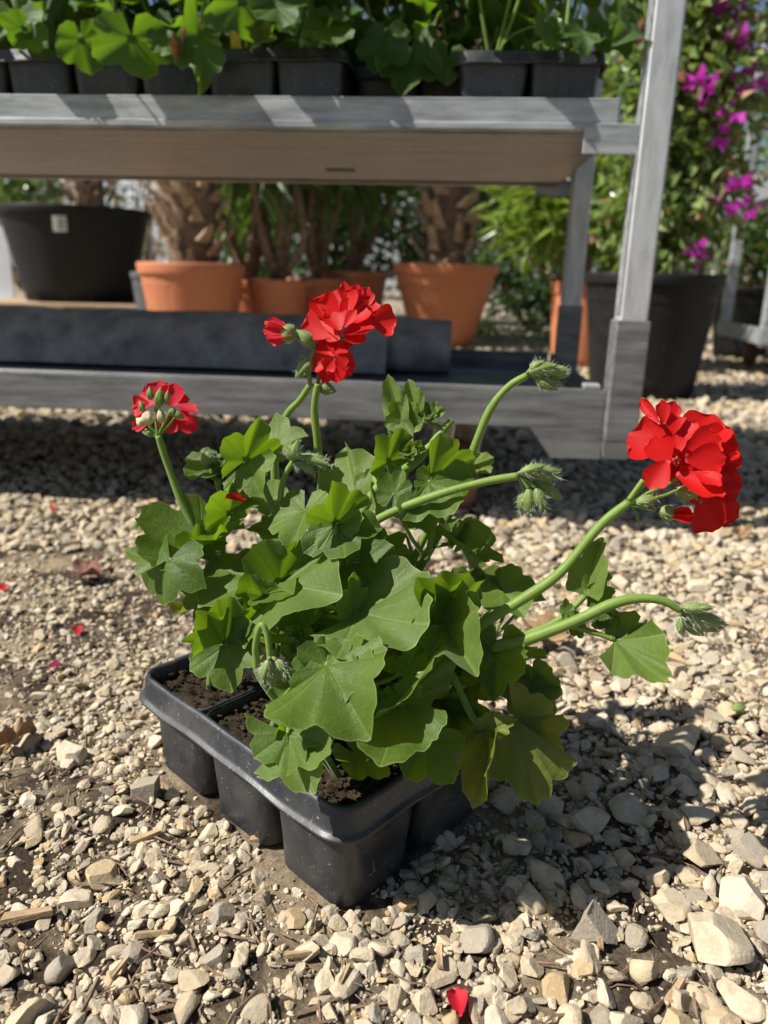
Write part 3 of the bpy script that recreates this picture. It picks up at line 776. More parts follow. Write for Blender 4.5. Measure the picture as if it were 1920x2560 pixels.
S_f2 = PL['front'].stem(S((720, 1832, .338), (735, 1790, .35), (760, 1800, .36)), .0021, .0016, 'stem')
S_m = PL['mid'].stem(S((700, 1480, .412), (692, 1600, .405), (686, 1715, .40), (698, 1775, .40)), .0030, .0020, 'stem')
S_m2 = PL['mid'].stem(S((840, 1320, .412), (830, 1400, .412), (800, 1520, .41)), .0028, .0016, 'stem')
S_r2 = PL['right'].stem(S((1216, 1833, .365), (1180, 1790, .372), (1140, 1705, .382), (1120, 1665, .39)), .0021, .0017, 'branch', root=False)

# --- leaves that can be told apart in the photograph
def LF(p, *a, **k): PL[p].leaf(*a, **k)
LF('left', (615, 1151), (644, 1042), .462, (.55, -.8, -.05), wid=.9, lobefold=.3, depth=.36, span=130)
LF('left', (615, 1153), (662, 1238), .458, (-.3, -.85, .4), wid=.7, lobefold=.28, span=80)
LF('back', (686, 1125), (764, 1064), .475, (-.55, -.4, .7), mat='leaf_pale', wid=1.0, lobefold=.28, droop=.2, span=140)
LF('left', (520, 1166), (472, 1144), .476, (0, -.55, .8), wid=.95)
LF('left', (575, 1284), (508, 1228), .455, (.55, -.8, -.05), wid=.9, cup=.35, span=110)
LF('left', (585, 1282), (658, 1256), .452, (-.3, -.4, .85), mat='leaf_pale', wid=.75, cup=.15, span=110)
LF('left', (495, 1381), (396, 1338), .448, (-.15, -.5, .85), wid=.9, cup=.5, ruffle=.12, lobefold=.12, span=125)
LF('left', (490, 1385), (508, 1302), .450, (.55, -.8, -.05), wid=.6, cup=.2, lobefold=.1, span=75)
LF('left', (425, 1400), (392, 1508), .430, (-.42, -.68, .6), wid=1.15, cup=-.3, droop=.3, curl=.22, depth=.3, lobefold=.12, span=155)
LF('left', (422, 1398), (326, 1408), .432, (-.3, -.1, .9), mat='leaf_pale', wid=.5, curl=.2, lobefold=.12, span=70)
LF('left', (539, 1345), (622, 1337), .452, (-.35, -.1, .95), mat='leaf_pale', wid=.6, cup=.3, span=120)
LF('left', (698, 1338), (615, 1320), .45, (.1, -.35, .9), wid=.6)
LF('mid', (640, 1445), (522, 1426), .428, (-.4, -.15, .9), mat='leaf_pale', wid=.75, span=120)
LF('mid', (691, 1459), (655, 1545), .412, (-.35, -.45, .85), wid=.9, cup=.15, lobefold=.26, depth=.24, span=100)
LF('mid', (697, 1458), (648, 1358), .416, (.55, -.8, -.05), wid=.8, cup=.2, span=75, depth=.15)
LF('mid', (700, 1462), (816, 1505), .411, (-.42, -.28, .88), mat='leaf_pale', wid=.9, cup=.05, span=85, depth=.18)
LF('mid', (660, 1490), (630, 1440), .405, (.55, -.8, -.05), mat='leaf_pale', wid=.45, span=80, vfold=.3)
LF('mid', (738, 1440), (804, 1376), .43, (.55, -.8, -.05), mat='leaf_pale', wid=.7, span=110)
LF('mid', (842, 1313), (860, 1404), .415, (-.3, -.72, .6), wid=.9, lobefold=.3, depth=.3, cup=.05, span=95)
LF('mid', (842, 1311), (918, 1318), .416, (-.4, -.55, .7), mat='leaf_pale', wid=.8, lobefold=.3, span=60)
LF('mid', (838, 1310), (826, 1196), .416, (.55, -.8, -.05), wid=.7, lobefold=.32, span=70)
LF('mid', (838, 1312), (766, 1320), .414, (-.2, -.8, .5), wid=.7, lobefold=.3, span=65)
LF('mid', (761, 1276), (735, 1362), .44, (-.3, -.5, .8), wid=.95)
LF('core', (900, 1408), (1000, 1322), .438, (.55, -.8, -.05), wid=.75, span=110)
LF('core', (896, 1408), (962, 1508), .425, (-.15, -.62, .75), wid=.85, depth=.12, span=110)
LF('mid', (893, 1530), (1060, 1580), .392, (-.32, -.22, .9), mat='leaf_pale', wid=.85, depth=.13, cup=.05, span=100)
LF('mid', (885, 1540), (866, 1440), .393, (.55, -.72, .35), mat='leaf_pale', wid=.5, cup=.3, span=90)
LF('mid', (563, 1613), (572, 1716), .385, (-.1, -.82, .5), wid=.85, lobefold=.3, depth=.3, span=95)
LF('mid', (563, 1611), (480, 1640), .386, (-.3, -.75, .55), wid=.7, lobefold=.3, span=55)
LF('mid', (565, 1608), (552, 1490), .388, (.55, -.8, -.05), wid=.7, lobefold=.32, depth=.28, span=70)
LF('mid', (568, 1609), (632, 1545), .387, (-.35, -.8, .4), wid=.7, lobefold=.3, span=55)
LF('mid', (562, 1608), (484, 1532), .387, (.55, -.8, -.05), wid=.55, lobefold=.3, span=55)
LF('core', (893, 1237), (856, 1122), .462, (-.6, -.55, .5), mat='leaf_pale', wid=.5)
LF('core', (915, 1225), (940, 1168), .463, (-.4, -.6, .6), mat='leaf_old', wid=.7)
LF('core', (971, 1154), (1003, 1072), .455, (.55, -.8, -.05), wid=.95, lobefold=.32)
LF('core', (998, 1050), (980, 940), .464, (-.45, -.85, .25), mat='leaf_pale', wid=.38, vfold=.35)
LF('core', (1042, 1030), (1026, 955), .466, (-.35, -.85, .3), mat='leaf_pale', wid=.45, vfold=.3)
LF('core', (1015, 1060), (984, 1012), .462, (-.2, -.85, .4), wid=.9)
LF('core', (1074, 1204), (1146, 1300), .437, (-.1, -.75, .55), wid=.8, lobefold=.3, depth=.26, span=95)
LF('core', (1078, 1202), (1176, 1134), .44, (.55, -.8, -.05), wid=.75, lobefold=.3, span=80)
LF('core', (1076, 1204), (1040, 1170), .438, (.1, -.85, .45), wid=.8, lobefold=.3, span=70)
LF('core', (985, 1233), (1002, 1178), .434, (-.2, -.8, .5), wid=.9)
LF('core', (1184, 1165), (1234, 1142), .458, (-.25, -.4, .85), wid=1.1)
LF('core', (1040, 1275), (1078, 1336), .436, (0, -.7, .6), wid=.75)
LF('core', (1140, 1357), (1256, 1434), .448, (.3, -.5, .8), wid=.5, vfold=.35)
LF('core', (1150, 1345), (1180, 1290), .45, (-.3, -.8, .4), mat='leaf_pale', wid=.45, vfold=.3)
LF('right', (1259, 1479), (1316, 1536), .428, (-.1, -.42, .9), wid=1.1)
LF('right', (1150, 1480), (1205, 1425), .44, (.2, -.7, .6), wid=.7)
LF('right', (1111, 1563), (1124, 1408), .388, (.55, -.8, -.05), wid=.75, lobefold=.32, depth=.16, span=75)
LF('right', (1111, 1560), (1045, 1440), .389, (.55, -.8, -.05), wid=.5, lobefold=.3, span=55)
LF('right', (1113, 1562), (1196, 1480), .389, (-.25, -.92, .3), wid=.6, lobefold=.3, span=55)
LF('right', (1111, 1565), (1202, 1694), .385, (-.4, -.4, .85), mat='leaf_pale', wid=.5, vfold=.25, depth=.12, span=100)
LF('front', (818, 1661), (908, 1815), .352, (-.25, -.5, .82), wid=.72, lobefold=.26, depth=.2, span=80)
LF('front', (820, 1657), (960, 1660), .3545, (-.25, -.52, .82), wid=.7, lobefold=.26, span=60)
LF('front', (818, 1657), (868, 1596), .356, (-.2, -.6, .75), wid=1.0, lobefold=.26, span=60)
LF('front', (815, 1660), (745, 1625), .356, (.1, -.75, .6), wid=.8, lobefold=.26, span=60)
LF('front', (814, 1664), (740, 1740), .352, (-.2, -.7, .6), wid=.7, lobefold=.26, span=65)
LF('front', (720, 1832), (768, 1985), .338, (-.2, -.5, .82), mat='leaf_pale', wid=.62, lobefold=.24, depth=.26, ruffle=.04, span=62)
LF('front', (722, 1830), (840, 1920), .339, (-.3, -.4, .85), mat='leaf_pale', wid=.6, lobefold=.24, depth=.3, span=45)
LF('front', (722, 1828), (862, 1858), .341, (-.35, -.3, .85), mat='leaf_pale', wid=.55, lobefold=.24, depth=.3, span=45)
LF('front', (718, 1832), (626, 1905), .337, (-.05, -.6, .75), wid=.85, lobefold=.24, span=60)
LF('front', (722, 1828), (755, 1740), .345, (-.35, -.5, .8), mat='leaf_pale', wid=.7, span=75)
LF('front', (715, 1828), (708, 1768), .346, (.55, -.8, -.05), wid=.55, vfold=.3, span=90)
LF('front', (1000, 1752), (948, 1898), .347, (-.05, -.75, .6), wid=.85, cup=.5, depth=.1, span=95)
LF('front', (995, 1758), (1100, 1645), .349, (.55, -.8, -.05), wid=.6, vfold=.35, depth=.14, span=110)
LF('front', (1000, 1755), (915, 1815), .343, (-.45, -.2, .88), mat='leaf_pale', wid=.5, vfold=.35, span=90)
LF('front', (1000, 1752), (1070, 1680), .345, (-.5, -.5, .7), mat='leaf_pale', wid=.4, vfold=.3, span=80)
LF('front', (1064, 1854), (1120, 1950), .348, (-.1, -.78, .55), wid=1.0, lobefold=.32, depth=.32)
LF('front', (890, 1886), (970, 1946), .352, (0, -.5, .85), wid=.7)
LF('right', (1290, 1800), (1336, 2068), .368, (.05, -.82, .55), mat='leaf_old', wid=.48, cup=-.1, depth=.2, lobefold=.24, span=62)
LF('right', (1288, 1800), (1402, 1930), .372, (.3, -.8, .5), mat='leaf_old', wid=.6, lobefold=.24, span=60)
LF('right', (1292, 1805), (1370, 1745), .374, (.1, -.85, .5), mat='leaf_old', wid=.8, lobefold=.24, span=70)
LF('right', (1222, 1826), (1228, 2008), .362, (-.6, -.6, .5), mat='leaf_old', wid=.36, vfold=.4, ruffle=.14, span=90)
LF('right', (1225, 1822), (1290, 1800), .36, (-.35, -.55, .75), mat='leaf_old', wid=.6, vfold=.3)
LF('right', (1315, 1727), (1386, 1812), .40, (.1, -.6, .8), wid=.9)
LF('right', (1243, 1640), (1232, 1752), .392, (-.05, -.6, .75), wid=.75)
LF('right', (1330, 1700), (1348, 1780), .405, (.1, -.7, .6), wid=.9)
LF('front', (1026, 1659), (1072, 1616), .366, (-.2, -.6, .75), mat='leaf_pale', wid=.8)
LF('right', (1464, 1487), (1500, 1352), .40, (-.55, -.75, .25), mat='leaf_pale', wid=.3, vfold=.3, span=90)
LF('right', (1468, 1480), (1528, 1438), .403, (.55, -.8, -.05), wid=.6, span=100)
LF('right', (1470, 1486), (1536, 1480), .404, (.1, -.9, .3), wid=.7, span=100)
LF('right', (1537, 1600), (1670, 1736), .388, (-.4, -.4, .8), mat='leaf_pale', wid=.34, vfold=.2, span=75, depth=.15)
LF('right', (1540, 1596), (1626, 1580), .392, (.2, -.85, .4), wid=.6, span=80)
LF('right', (1540, 1600), (1640, 1645), .392, (.1, -.85, .5), wid=.5, span=70)
LF('right', (1540, 1598), (1546, 1538), .39, (-.4, -.8, .3), wid=.45, span=90)
for (a, b) in (((1502, 1545), (1545, 1528)), ((1500, 1540), (1478, 1508)), ((1503, 1545), (1520, 1572)), ((1440, 1565), (1455, 1595)), ((1418, 1530), (1412, 1500)), ((1505, 1540), (1520, 1515)), ((1425, 1545), (1450, 1530))):
    LF('right', a, b, .395, (-.1, -.85, .45), wid=.8, pet=False)
# small spiky shoot tips
for (cx, cy, Y, pl) in ((1075, 1035, .462, 'core'), (742, 1590, .385, 'mid'), (740, 1625, .378, 'mid'), (1140, 1650, .39, 'right'), (1025, 1130, .452, 'core'), (550, 1180, .474, 'left')):
    for k in range(8):
        a = k / 8 * 6.28 + cx; rr = 26 + 16 * ((k * 7) % 5) / 5
        LF(pl, (cx, cy), (cx + rr * math.cos(a), cy - 6 + rr * math.sin(a) * .8), Y, (-.15 + .3 * math.cos(a), -.75, .55), mat='leaf_pale' if k % 2 else 'leaf', wid=.55, vfold=.25, pet=False, NA=43, NR=6)
# inner leaves that fill the bush
gl = np.random.default_rng(99)
for k in range(64):
    px, py = gl.uniform(470, 1330), gl.uniform(1180, 1800)
    if (px < 620 and py > 1520) or (px > 1150 and py < 1420) or (py < 1300 and (px < 560 or px > 1060)) or (px < 760 and py > 1560) or (px > 1150 and py > 1760): continue
    Y = 0.475 - (py - 1250) / 550 * 0.085 + gl.uniform(0, 0.03); P = D(px, py, Y)
    if P[2] < 0.085: continue
    key = min(PL, key=lambda q: np.hypot(*(PL[q].loc[:2] - P[:2])))
    az = gl.uniform(0, 6.28); yd = np.array([math.cos(az), math.sin(az), gl.uniform(-.5, .4)])
    PL[key].free_leaf(P, yd, (gl.normal() * .4 - .15, -.45 + gl.normal() * .4, .8), gl.uniform(.015, .026), 'leaf', True, 500 + k, cup=gl.uniform(-.1, .3), lobefold=.26, depth=.26, NA=57, NR=7)

for key, pl in PL.items():                       # low leaves round each root
    for k in range(8):
        a = gl.uniform(0, 6.28); rr = gl.uniform(.012, .04); P = pl.loc + np.array([math.cos(a) * rr, math.sin(a) * rr, gl.uniform(.03, .085)])
        if (key == 'left' and P[0] < -.105) or (key == 'mid' and P[0] < -.062) or (key == 'front' and P[1] < .365): continue
        pl.free_leaf(P, (math.cos(a), math.sin(a), gl.uniform(-.4, .5)), (gl.normal() * .35 - .1, -.4 + gl.normal() * .35, .85), gl.uniform(.016, .026), 'leaf', True, 800 + k + len(key) * 11, cup=gl.uniform(-.1, .3), NA=57, NR=7)

# --- flower heads
def head_at(pl, name, stalks, Y):
    v, f = join([tube(spline([D(*q, Y) for q in s_], 5), r_, 7) for s_, r_ in stalks]); return pl.part(name, v, f, M['stem'])
C_ = (-.15, -.75, .6)
# right, large scarlet
pr = PL['right']; Y = .405
hr = head_at(pr, 'flower_head', [([(1572, 1256), (1600, 1220), (1640, 1185), (1668, 1165)], .0013), ([(1572, 1256), (1620, 1232), (1665, 1212), (1695, 1195)], .0014),
                                 ([(1574, 1258), (1620, 1248), (1660, 1238), (1705, 1225), (1752, 1255)], .0013), ([(1572, 1262), (1600, 1268), (1645, 1276)], .0011),
                                 ([(1572, 1250), (1590, 1225), (1608, 1200)], .0016), ([(1578, 1265), (1592, 1285), (1597, 1312)], .0005)], Y)
for (B, T, wpx, n, dY) in [((1674, 1120), (1570, 1092), 100, (-.45, -.75, .5), .0), ((1650, 1060), (1603, 996), 26, (-.75, -.6, .2), .004), ((1660, 1060), (1655, 1000), 30, (-.2, -.9, .3), .006),
                           ((1668, 1065), (1684, 1003), 38, (.1, -.9, .4), .008), ((1672, 1160), (1636, 1090), 62, (-.55, -.8, .2), -.006), ((1670, 1150), (1622, 1222), 56, (-.4, -.85, .3), -.007),
                           ((1685, 1120), (1700, 1042), 78, (-.2, -.7, .65), .006), ((1690, 1140), (1690, 1088), 40, (-.3, -.8, .4), -.004), ((1712, 1140), (1790, 1046), 105, (-.1, -.6, .75), .006),
                           ((1716, 1142), (1838, 1100), 92, (.1, -.7, .65), .004), ((1712, 1150), (1812, 1148), 66, (.05, -.85, .45), -.006), ((1715, 1130), (1800, 1095), 70, (0, -.8, .6), 0),
                           ((1800, 1170), (1852, 1140), 34, (.2, -.8, .4), 0), ((1790, 1160), (1842, 1172), 40, (.1, -.9, .3), .002), ((1690, 1184), (1812, 1244), 62, (-.25, -.6, .75), -.008),
                           ((1740, 1180), (1802, 1218), 42, (-.3, -.4, .85), -.011), ((1800, 1210), (1850, 1190), 50, (.2, -.8, .4), .003), ((1770, 1220), (1846, 1232), 46, (.2, -.9, .2), .004),
                           ((1752, 1240), (1786, 1326), 92, (.0, -1, .05), .004), ((1765, 1245), (1838, 1300), 60, (.2, -.95, .1), .006), ((1760, 1150), (1845, 1125), 60, (.1, -.7, .6), .012),
                           ((1690, 1130), (1660, 1070), 70, (-.3, -.8, .5), .012), ((1720, 1160), (1790, 1190), 70, (0, -.85, .4), .008), ((1700, 1170), (1760, 1225), 70, (-.1, -.85, .5), .006), ((1680, 1140), (1640, 1160), 60, (-.4, -.9, .2), .008), ((1750, 1200), (1830, 1215), 60, (.1, -.9, .3), .012),
                           ((1700, 1100), (1730, 1060), 60, (-.1, -.6, .75), .012), ((1660, 1130), (1725, 1195), 90, (-.2, -.9, .3), .014), ((1740, 1130), (1670, 1190), 90, (0, -.9, .3), .016), ((1730, 1180), (1790, 1230), 80, (0, -.9, .3), .016), ((1700, 1200), (1745, 1262), 30, (0, -.9, .2), .002)]:
    add_petal(pr, hr, B, T, Y, wpx, n, dY=dY)
v, f = join([tube([D(1690, 1165, Y - .004), D(1690 + a, 1152 + b, Y - .012)], [.0006, .0009], 5) for a, b in ((-6, -4), (2, -8), (8, -2), (6, 6), (-2, 4))]); pr.part('stamens', v, f, M['petal'], hr)
for (A, B, r, mt) in (((1645, 1277), (1700, 1288), .0042, 'bud'), ((1590, 1257), (1646, 1246), .0034, 'bud'), ((1690, 1225), (1745, 1238), .0045, 'bud')):
    b, h = bud_geo(D(*A, Y - .002), D(*B, Y - .002), r, hairs=40); pr.part('bud', *b, M[mt], hr)
    pr.part('bud_hairs', *h, M['hair'], hr, False)['kind'] = 'stuff'
add_petal(pr, hr, (1670, 1288), (1738, 1300), Y, 26, (-.2, -.8, .5), dY=-.0045, cup=.9)
add_petal(pr, hr, (1675, 1280), (1734, 1290), Y, 24, (-.2, -.5, .8), dY=-.004, cup=.9)
# centre, upright scarlet
pc = PL['back']; Y = .485
hc = head_at(pc, 'flower_head', [([(795, 960), (800, 920), (815, 880), (850, 835)], .0013), ([(795, 955), (805, 920), (835, 890)], .0012), ([(800, 900), (850, 850), (905, 830), (935, 805)], .0010)], Y + .009)
for (B, T, wpx, n, dY) in [((850, 836), (781, 768), 112, (-.4, -.85, .2), 0), ((848, 815), (836, 728), 105, (-.2, -.85, .45), .004), ((872, 770), (861, 704), 28, (-.2, -.9, .2), .008), ((885, 770), (893, 711), 32, (0, -.9, .3), .01),
                           ((898, 780), (921, 719), 40, (.1, -.9, .3), .009), ((900, 800), (946, 766), 58, (.2, -.85, .4), .008), ((905, 785), (932, 745), 50, (.1, -.8, .5), .006), ((928, 806), (992, 800), 66, (.05, -.95, .2), .004),
                           ((862, 815), (908, 760), 74, (-.1, -.75, .6), 0), ((855, 836), (936, 822), 54, (-.1, -.5, .85), -.006), ((850, 848), (804, 772), 28, (-.75, -.6, .2), -.009), ((850, 825), (836, 782), 54, (-.2, -.75, .6), -.008),
                           ((862, 818), (892, 775), 26, (-.3, -.8, .4), -.009), ((858, 842), (915, 852), 48, (0, -.6, .75), -.003), ((850, 850), (818, 838), 26, (-.5, -.7, .4), -.004), ((880, 800), (935, 785), 50, (.1, -.8, .5), .002),
                           ((845, 800), (870, 745), 66, (-.1, -.8, .6), .008), ((842, 832), (800, 812), 60, (-.5, -.8, .2), .002)]:
    add_petal(pc, hc, B, T, Y, wpx, n, dY=dY)
for (B, T, wpx, n, dY) in [((832, 890), (880, 860), 34, (-.1, -.5, .85), -.004), ((832, 888), (802, 848), 44, (-.3, -.75, .5), 0), ((836, 886), (842, 852), 40, (-.1, -.7, .7), -.002), ((834, 892), (777, 918), 42, (-.45, -.8, .3), 0), ((836, 895), (814, 926), 34, (-.2, -.95, .1), -.006),
                           ((826, 915), (808, 957), 30, (-.1, -.95, .1), .002), ((838, 900), (843, 958), 42, (0, -.98, .1), -.001), ((840, 895), (878, 938), 46, (.2, -.95, .1), 0), ((842, 888), (880, 915), 38, (.3, -.9, .2), -.003), ((842, 890), (862, 920), 30, (.1, -.9, .3), -.008), ((840, 880), (870, 868), 30, (0, -.7, .6), -.004)]:
    add_petal(pc, hc, B, T, Y, wpx, n, dY=dY)
Yb = .49; q = lambda x, y: D(x, y, Yb)
b1 = buds(pc, 'bud_cluster', [(q(742, 838), q(690, 830), .0060), (q(786, 864), q(741, 824), .0044), (q(780, 898), q(738, 946), .0046), (q(796, 964), q(842, 980), .0040)],
          [([q(776, 962), q(768, 920), q(785, 880), q(786, 862)], .0012), ([q(786, 880), q(770, 860), q(744, 839)], .0012), ([q(776, 955), q(772, 930), q(780, 900)], .0014), ([q(776, 962), q(796, 966)], .0012), ([q(772, 900), q(760, 888), q(748, 893)], .0009)], 70)
for (B, T, wpx, n, dY) in [((728, 836), (659, 824), 34, (-.2, -.95, .2), -.005), ((722, 828), (662, 808), 28, (-.2, -.7, .7), -.003), ((728, 842), (668, 846), 26, (-.2, -.8, -.4), -.003), ((720, 836), (680, 802), 22, (-.3, -.4, .85), .002)]:
    add_petal(pc, b1, B, T, Yb, wpx, n, mat='petal_pink', cup=.8, dY=dY)
# left, fading
pf = PL['left']; Y = .462
hl = head_at(pf, 'flower_head', [([(395, 1090), (392, 1060), (390, 1020), (396, 1000)], .0012), ([(395, 1090), (410, 1060), (428, 1025)], .0012), ([(395, 1088), (375, 1065), (368, 1035)], .0011), ([(396, 1088), (420, 1065), (440, 1040)], .0010), ([(395, 1090), (380, 1086), (362, 1075)], .0014)], Y)
for (B, T, wpx, n, dY) in [((428, 1018), (441, 958), 50, (-.1, -.9, .3), .003), ((398, 998), (402, 952), 52, (-.2, -.85, .4), .006), ((375, 1010), (333, 1018), 44, (-.5, -.8, .2), .004), ((380, 1000), (352, 985), 40, (-.4, -.8, .4), .006), ((440, 1012), (496, 1033), 30, (.1, -.5, .8), 0),
                           ((440, 1005), (475, 998), 22, (.1, -.7, .6), .004), ((436, 1036), (496, 1075), 40, (.1, -.95, .2), .003), ((430, 1036), (420, 1084), 40, (0, -.98, .1), .002), ((375, 1050), (333, 1072), 24, (-.4, -.9, .1), .004), ((410, 1010), (420, 985), 40, (-.1, -.8, .5), .008), ((366, 1020), (340, 1045), 34, (-.4, -.9, .1), .007), ((392, 1008), (375, 1000), 26, (-.4, -.7, .4), -.002), ((440, 1030), (470, 1052), 30, (0, -.8, .4), .001)]:
    add_petal(pf, hl, B, T, Y, wpx, n, mat='petal_pink', dY=dY)
for (A, B, r, mt) in (((394, 1020), (402, 968), .0030, 'bud'), ((376, 1000), (374, 966), .0022, 'bud'), ((356, 1030), (352, 1002), .0020, 'bud'), ((415, 1012), (420, 975), .0018, 'bud'), ((372, 1062), (368, 1022), .0042, 'dry_calyx'), ((362, 1062), (340, 1046), .0030, 'dry_calyx'), ((404, 1058), (400, 1020), .0026, 'dry_calyx'), ((385, 1085), (355, 1080), .0024, 'bud'), ((432, 1030), (462, 1046), .0022, 'bud'), ((430, 1040), (432, 1015), .0026, 'bud')):
    b, h = bud_geo(D(*A, Y - .008), D(*B, Y - .008), r, hairs=16); pf.part('calyx', *b, M[mt], hl)
# bud clusters
def cluster(pl, node, tips, Y, r, jit=.003):
    n0 = D(*node, Y); L = []; st = []
    for k, (a, b, rr) in enumerate(tips):
        dy = ((k * 37) % 5 - 2) * jit / 2; A = D(*a, Y + dy); B = D(*b, Y + dy * 1.5); L.append((A, B, rr * r)); st.append(([n0, (n0 + A) / 2 + np.array([0, 0, .0008]), A], .0011))
    return buds(pl, 'bud_cluster', L, st)
cluster(PL['core'], (1318, 938), [((1322, 930), (1395, 912), 1.0), ((1345, 925), (1430, 925), .95), ((1345, 935), (1425, 938), .9), ((1340, 945), (1395, 975), 1.05), ((1350, 945), (1410, 965), .9), ((1325, 925), (1360, 902), .8)], .452, .0036)
cluster(PL['core'], (1295, 1190), [((1300, 1182), (1365, 1162), .8), ((1325, 1178), (1405, 1195), 1.0), ((1335, 1200), (1408, 1250), 1.1), ((1322, 1222), (1325, 1290), 1.0), ((1310, 1228), (1298, 1282), .8), ((1340, 1220), (1365, 1285), .9), ((1330, 1175), (1405, 1178), .75), ((1320, 1205), (1350, 1245), .9)], .415, .0036)
cluster(PL['right'], (1700, 1525), [((1708, 1520), (1790, 1518), .75), ((1715, 1535), (1822, 1562), 1.15), ((1712, 1550), (1760, 1590), 1.0), ((1700, 1540), (1705, 1592), .75), ((1715, 1545), (1800, 1580), .9)], .385, .0038)
cluster(PL['left'], (735, 1152), [((735, 1150), (745, 1098), .9), ((740, 1150), (748, 1172), .8), ((750, 1140), (825, 1150), .8), ((755, 1140), (835, 1168), .75), ((750, 1150), (790, 1190), .8), ((735, 1150), (715, 1118), .8)], .452, .0036)
cluster(PL['front'], (675, 1648), [((672, 1650), (655, 1712), 1.0), ((678, 1650), (680, 1722), 1.1), ((684, 1650), (712, 1705), .9), ((690, 1650), (725, 1690), .7)], .352, .0034)
cluster(PL['left'], (520, 1160), [((515, 1160), (505, 1130), .8), ((522, 1158), (522, 1126), .9), ((528, 1160), (540, 1132), .7)], .474, .003)


# ------------------------------------------------------------------ metal plant trolley
YAW = math.radians(-4.5)
tro = thing('plant_trolley', 'galvanised steel plant trolley with shelves standing on the gravel', 'trolley', (0, 1.04, 0), YAW)
def tw(x, y, z=0.0):       # trolley coordinates -> world
    c, s = math.cos(YAW), math.sin(YAW); return np.array([x * c - y * s, 1.04 + x * s + y * c, z])
def part(name, geo, mat, parent=tro, smooth=False):
    v, f = geo if isinstance(geo, tuple) else join(geo)
    return obj(name, mesh_from(name, v, f, smooth), M[mat], parent)
XL, XR, DEP = -1.07, 0.272, 0.565
def shelf(z0, bow=0.0):
    """sheet shelf: folded lip on all sides, underside ribs"""
    sh = part('shelf', [box(XL, XR, 0.004, DEP - 0.004, z0 + 0.0005, z0 + 0.0035)], 'shelf_ply')
    part('shelf_lip', [box(XL, XR, 0.0, 0.0035, z0 - 0.001, z0 + 0.034, 0.001), box(XL, XR, 0.0, 0.012, z0 + 0.034, z0 + 0.0365, 0.0008),
                       box(XL, XR, -0.0035, -0.0002, z0 + 0.001, z0 + 0.009, 0.001)], 'galv', sh)
    part('shelf_lip', [box(XL, XR, DEP - 0.0035, DEP, z0 - 0.001, z0 + 0.034, 0.001)], 'galv', sh)
    part('shelf_lip', [box(XR + 0.0002, XR + 0.003, 0.004, DEP - 0.004, z0 - 0.001, z0 + 0.034, 0.001)], 'galv', sh)
    part('shelf_lip', [box(XL - 0.003, XL - 0.0002, 0.004, DEP - 0.004, z0 - 0.001, z0 + 0.034, 0.001)], 'galv', sh)
    part('edge_flange', [box(XL, XR, 0.0045, 0.03, z0 - 0.0035, z0 - 0.0005, 0.0008)], 'shelf_ply', sh)
    part('edge_flange', [box(XL, XR, DEP - 0.03, DEP - 0.0045, z0 - 0.0035, z0 - 0.0005, 0.0008)], 'shelf_ply', sh)
    part('slot', [box(-0.145, -0.095, 0.37, 0.40, z0 - 0.0009, z0 + 0.0003)], 'ink', sh)
    for x in (XR - 0.04,):
        part('hook_bracket', [box(x, XR + 0.024, -0.007, -0.0038, z0 - 0.026, z0 + 0.008, 0.001)], 'galv', sh)
    part('hook_bracket', [box(XR - 0.04, XR + 0.024, DEP + 0.0005, DEP + 0.0035, z0 - 0.02, z0 + 0.008, 0.001)], 'galv', sh)
    part('hook_bracket', [box(XL - 0.024, XL + 0.04, -0.007, -0.0038, z0 - 0.026, z0 + 0.008, 0.001)], 'galv', sh)
    return sh
SH_Z = 0.5135
shelf(SH_Z); shelf(1.02)
# base: deck and four rails
bs = part('base_deck', [box(XL - 0.02, XR + 0.02, 0.006, DEP - 0.006, 0.158, 0.166)], 'deck')
part('base_rail', [box(XL - 0.03, XR + 0.0215, 0.0, 0.005, 0.148, 0.199, 0.001), box(XL - 0.03, XR + 0.0215, 0.0005, 0.014, 0.1985, 0.2012, 0.0008)], 'galv_dull', bs)
part('base_rail', [box(XL - 0.03, XR + 0.012, DEP - 0.005, DEP, 0.148, 0.2, 0.001)], 'galv_dull', bs)
part('base_rail', [box(XR + 0.013, XR + 0.018, 0.02, DEP - 0.02, 0.148, 0.2, 0.001)], 'galv_dull', bs)
part('base_rail', [box(XL - 0.036, XL - 0.031, 0.02, DEP - 0.02, 0.148, 0.2, 0.001)], 'galv_dull', bs)
gus = [(XR - 0.075, -0.004, 0.1478), (XR + 0.0215, -0.004, 0.1478), (XR + 0.0215, -0.004, 0.108), (XR - 0.045, -0.004, 0.108)]
gus += [(x, 0.0, z) for x, _, z in gus]
part('corner_gusset', (gus, [(3, 2, 1, 0), (4, 5, 6, 7), (0, 1, 5, 4), (1, 2, 6, 5), (2, 3, 7, 6), (3, 0, 4, 7)]), 'galv_dull', bs)
part('corner_plate', [box(XR - 0.008, XR + 0.0135, 0.001, 0.022, 0.2015, 0.208, 0.001)], 'galv', bs)
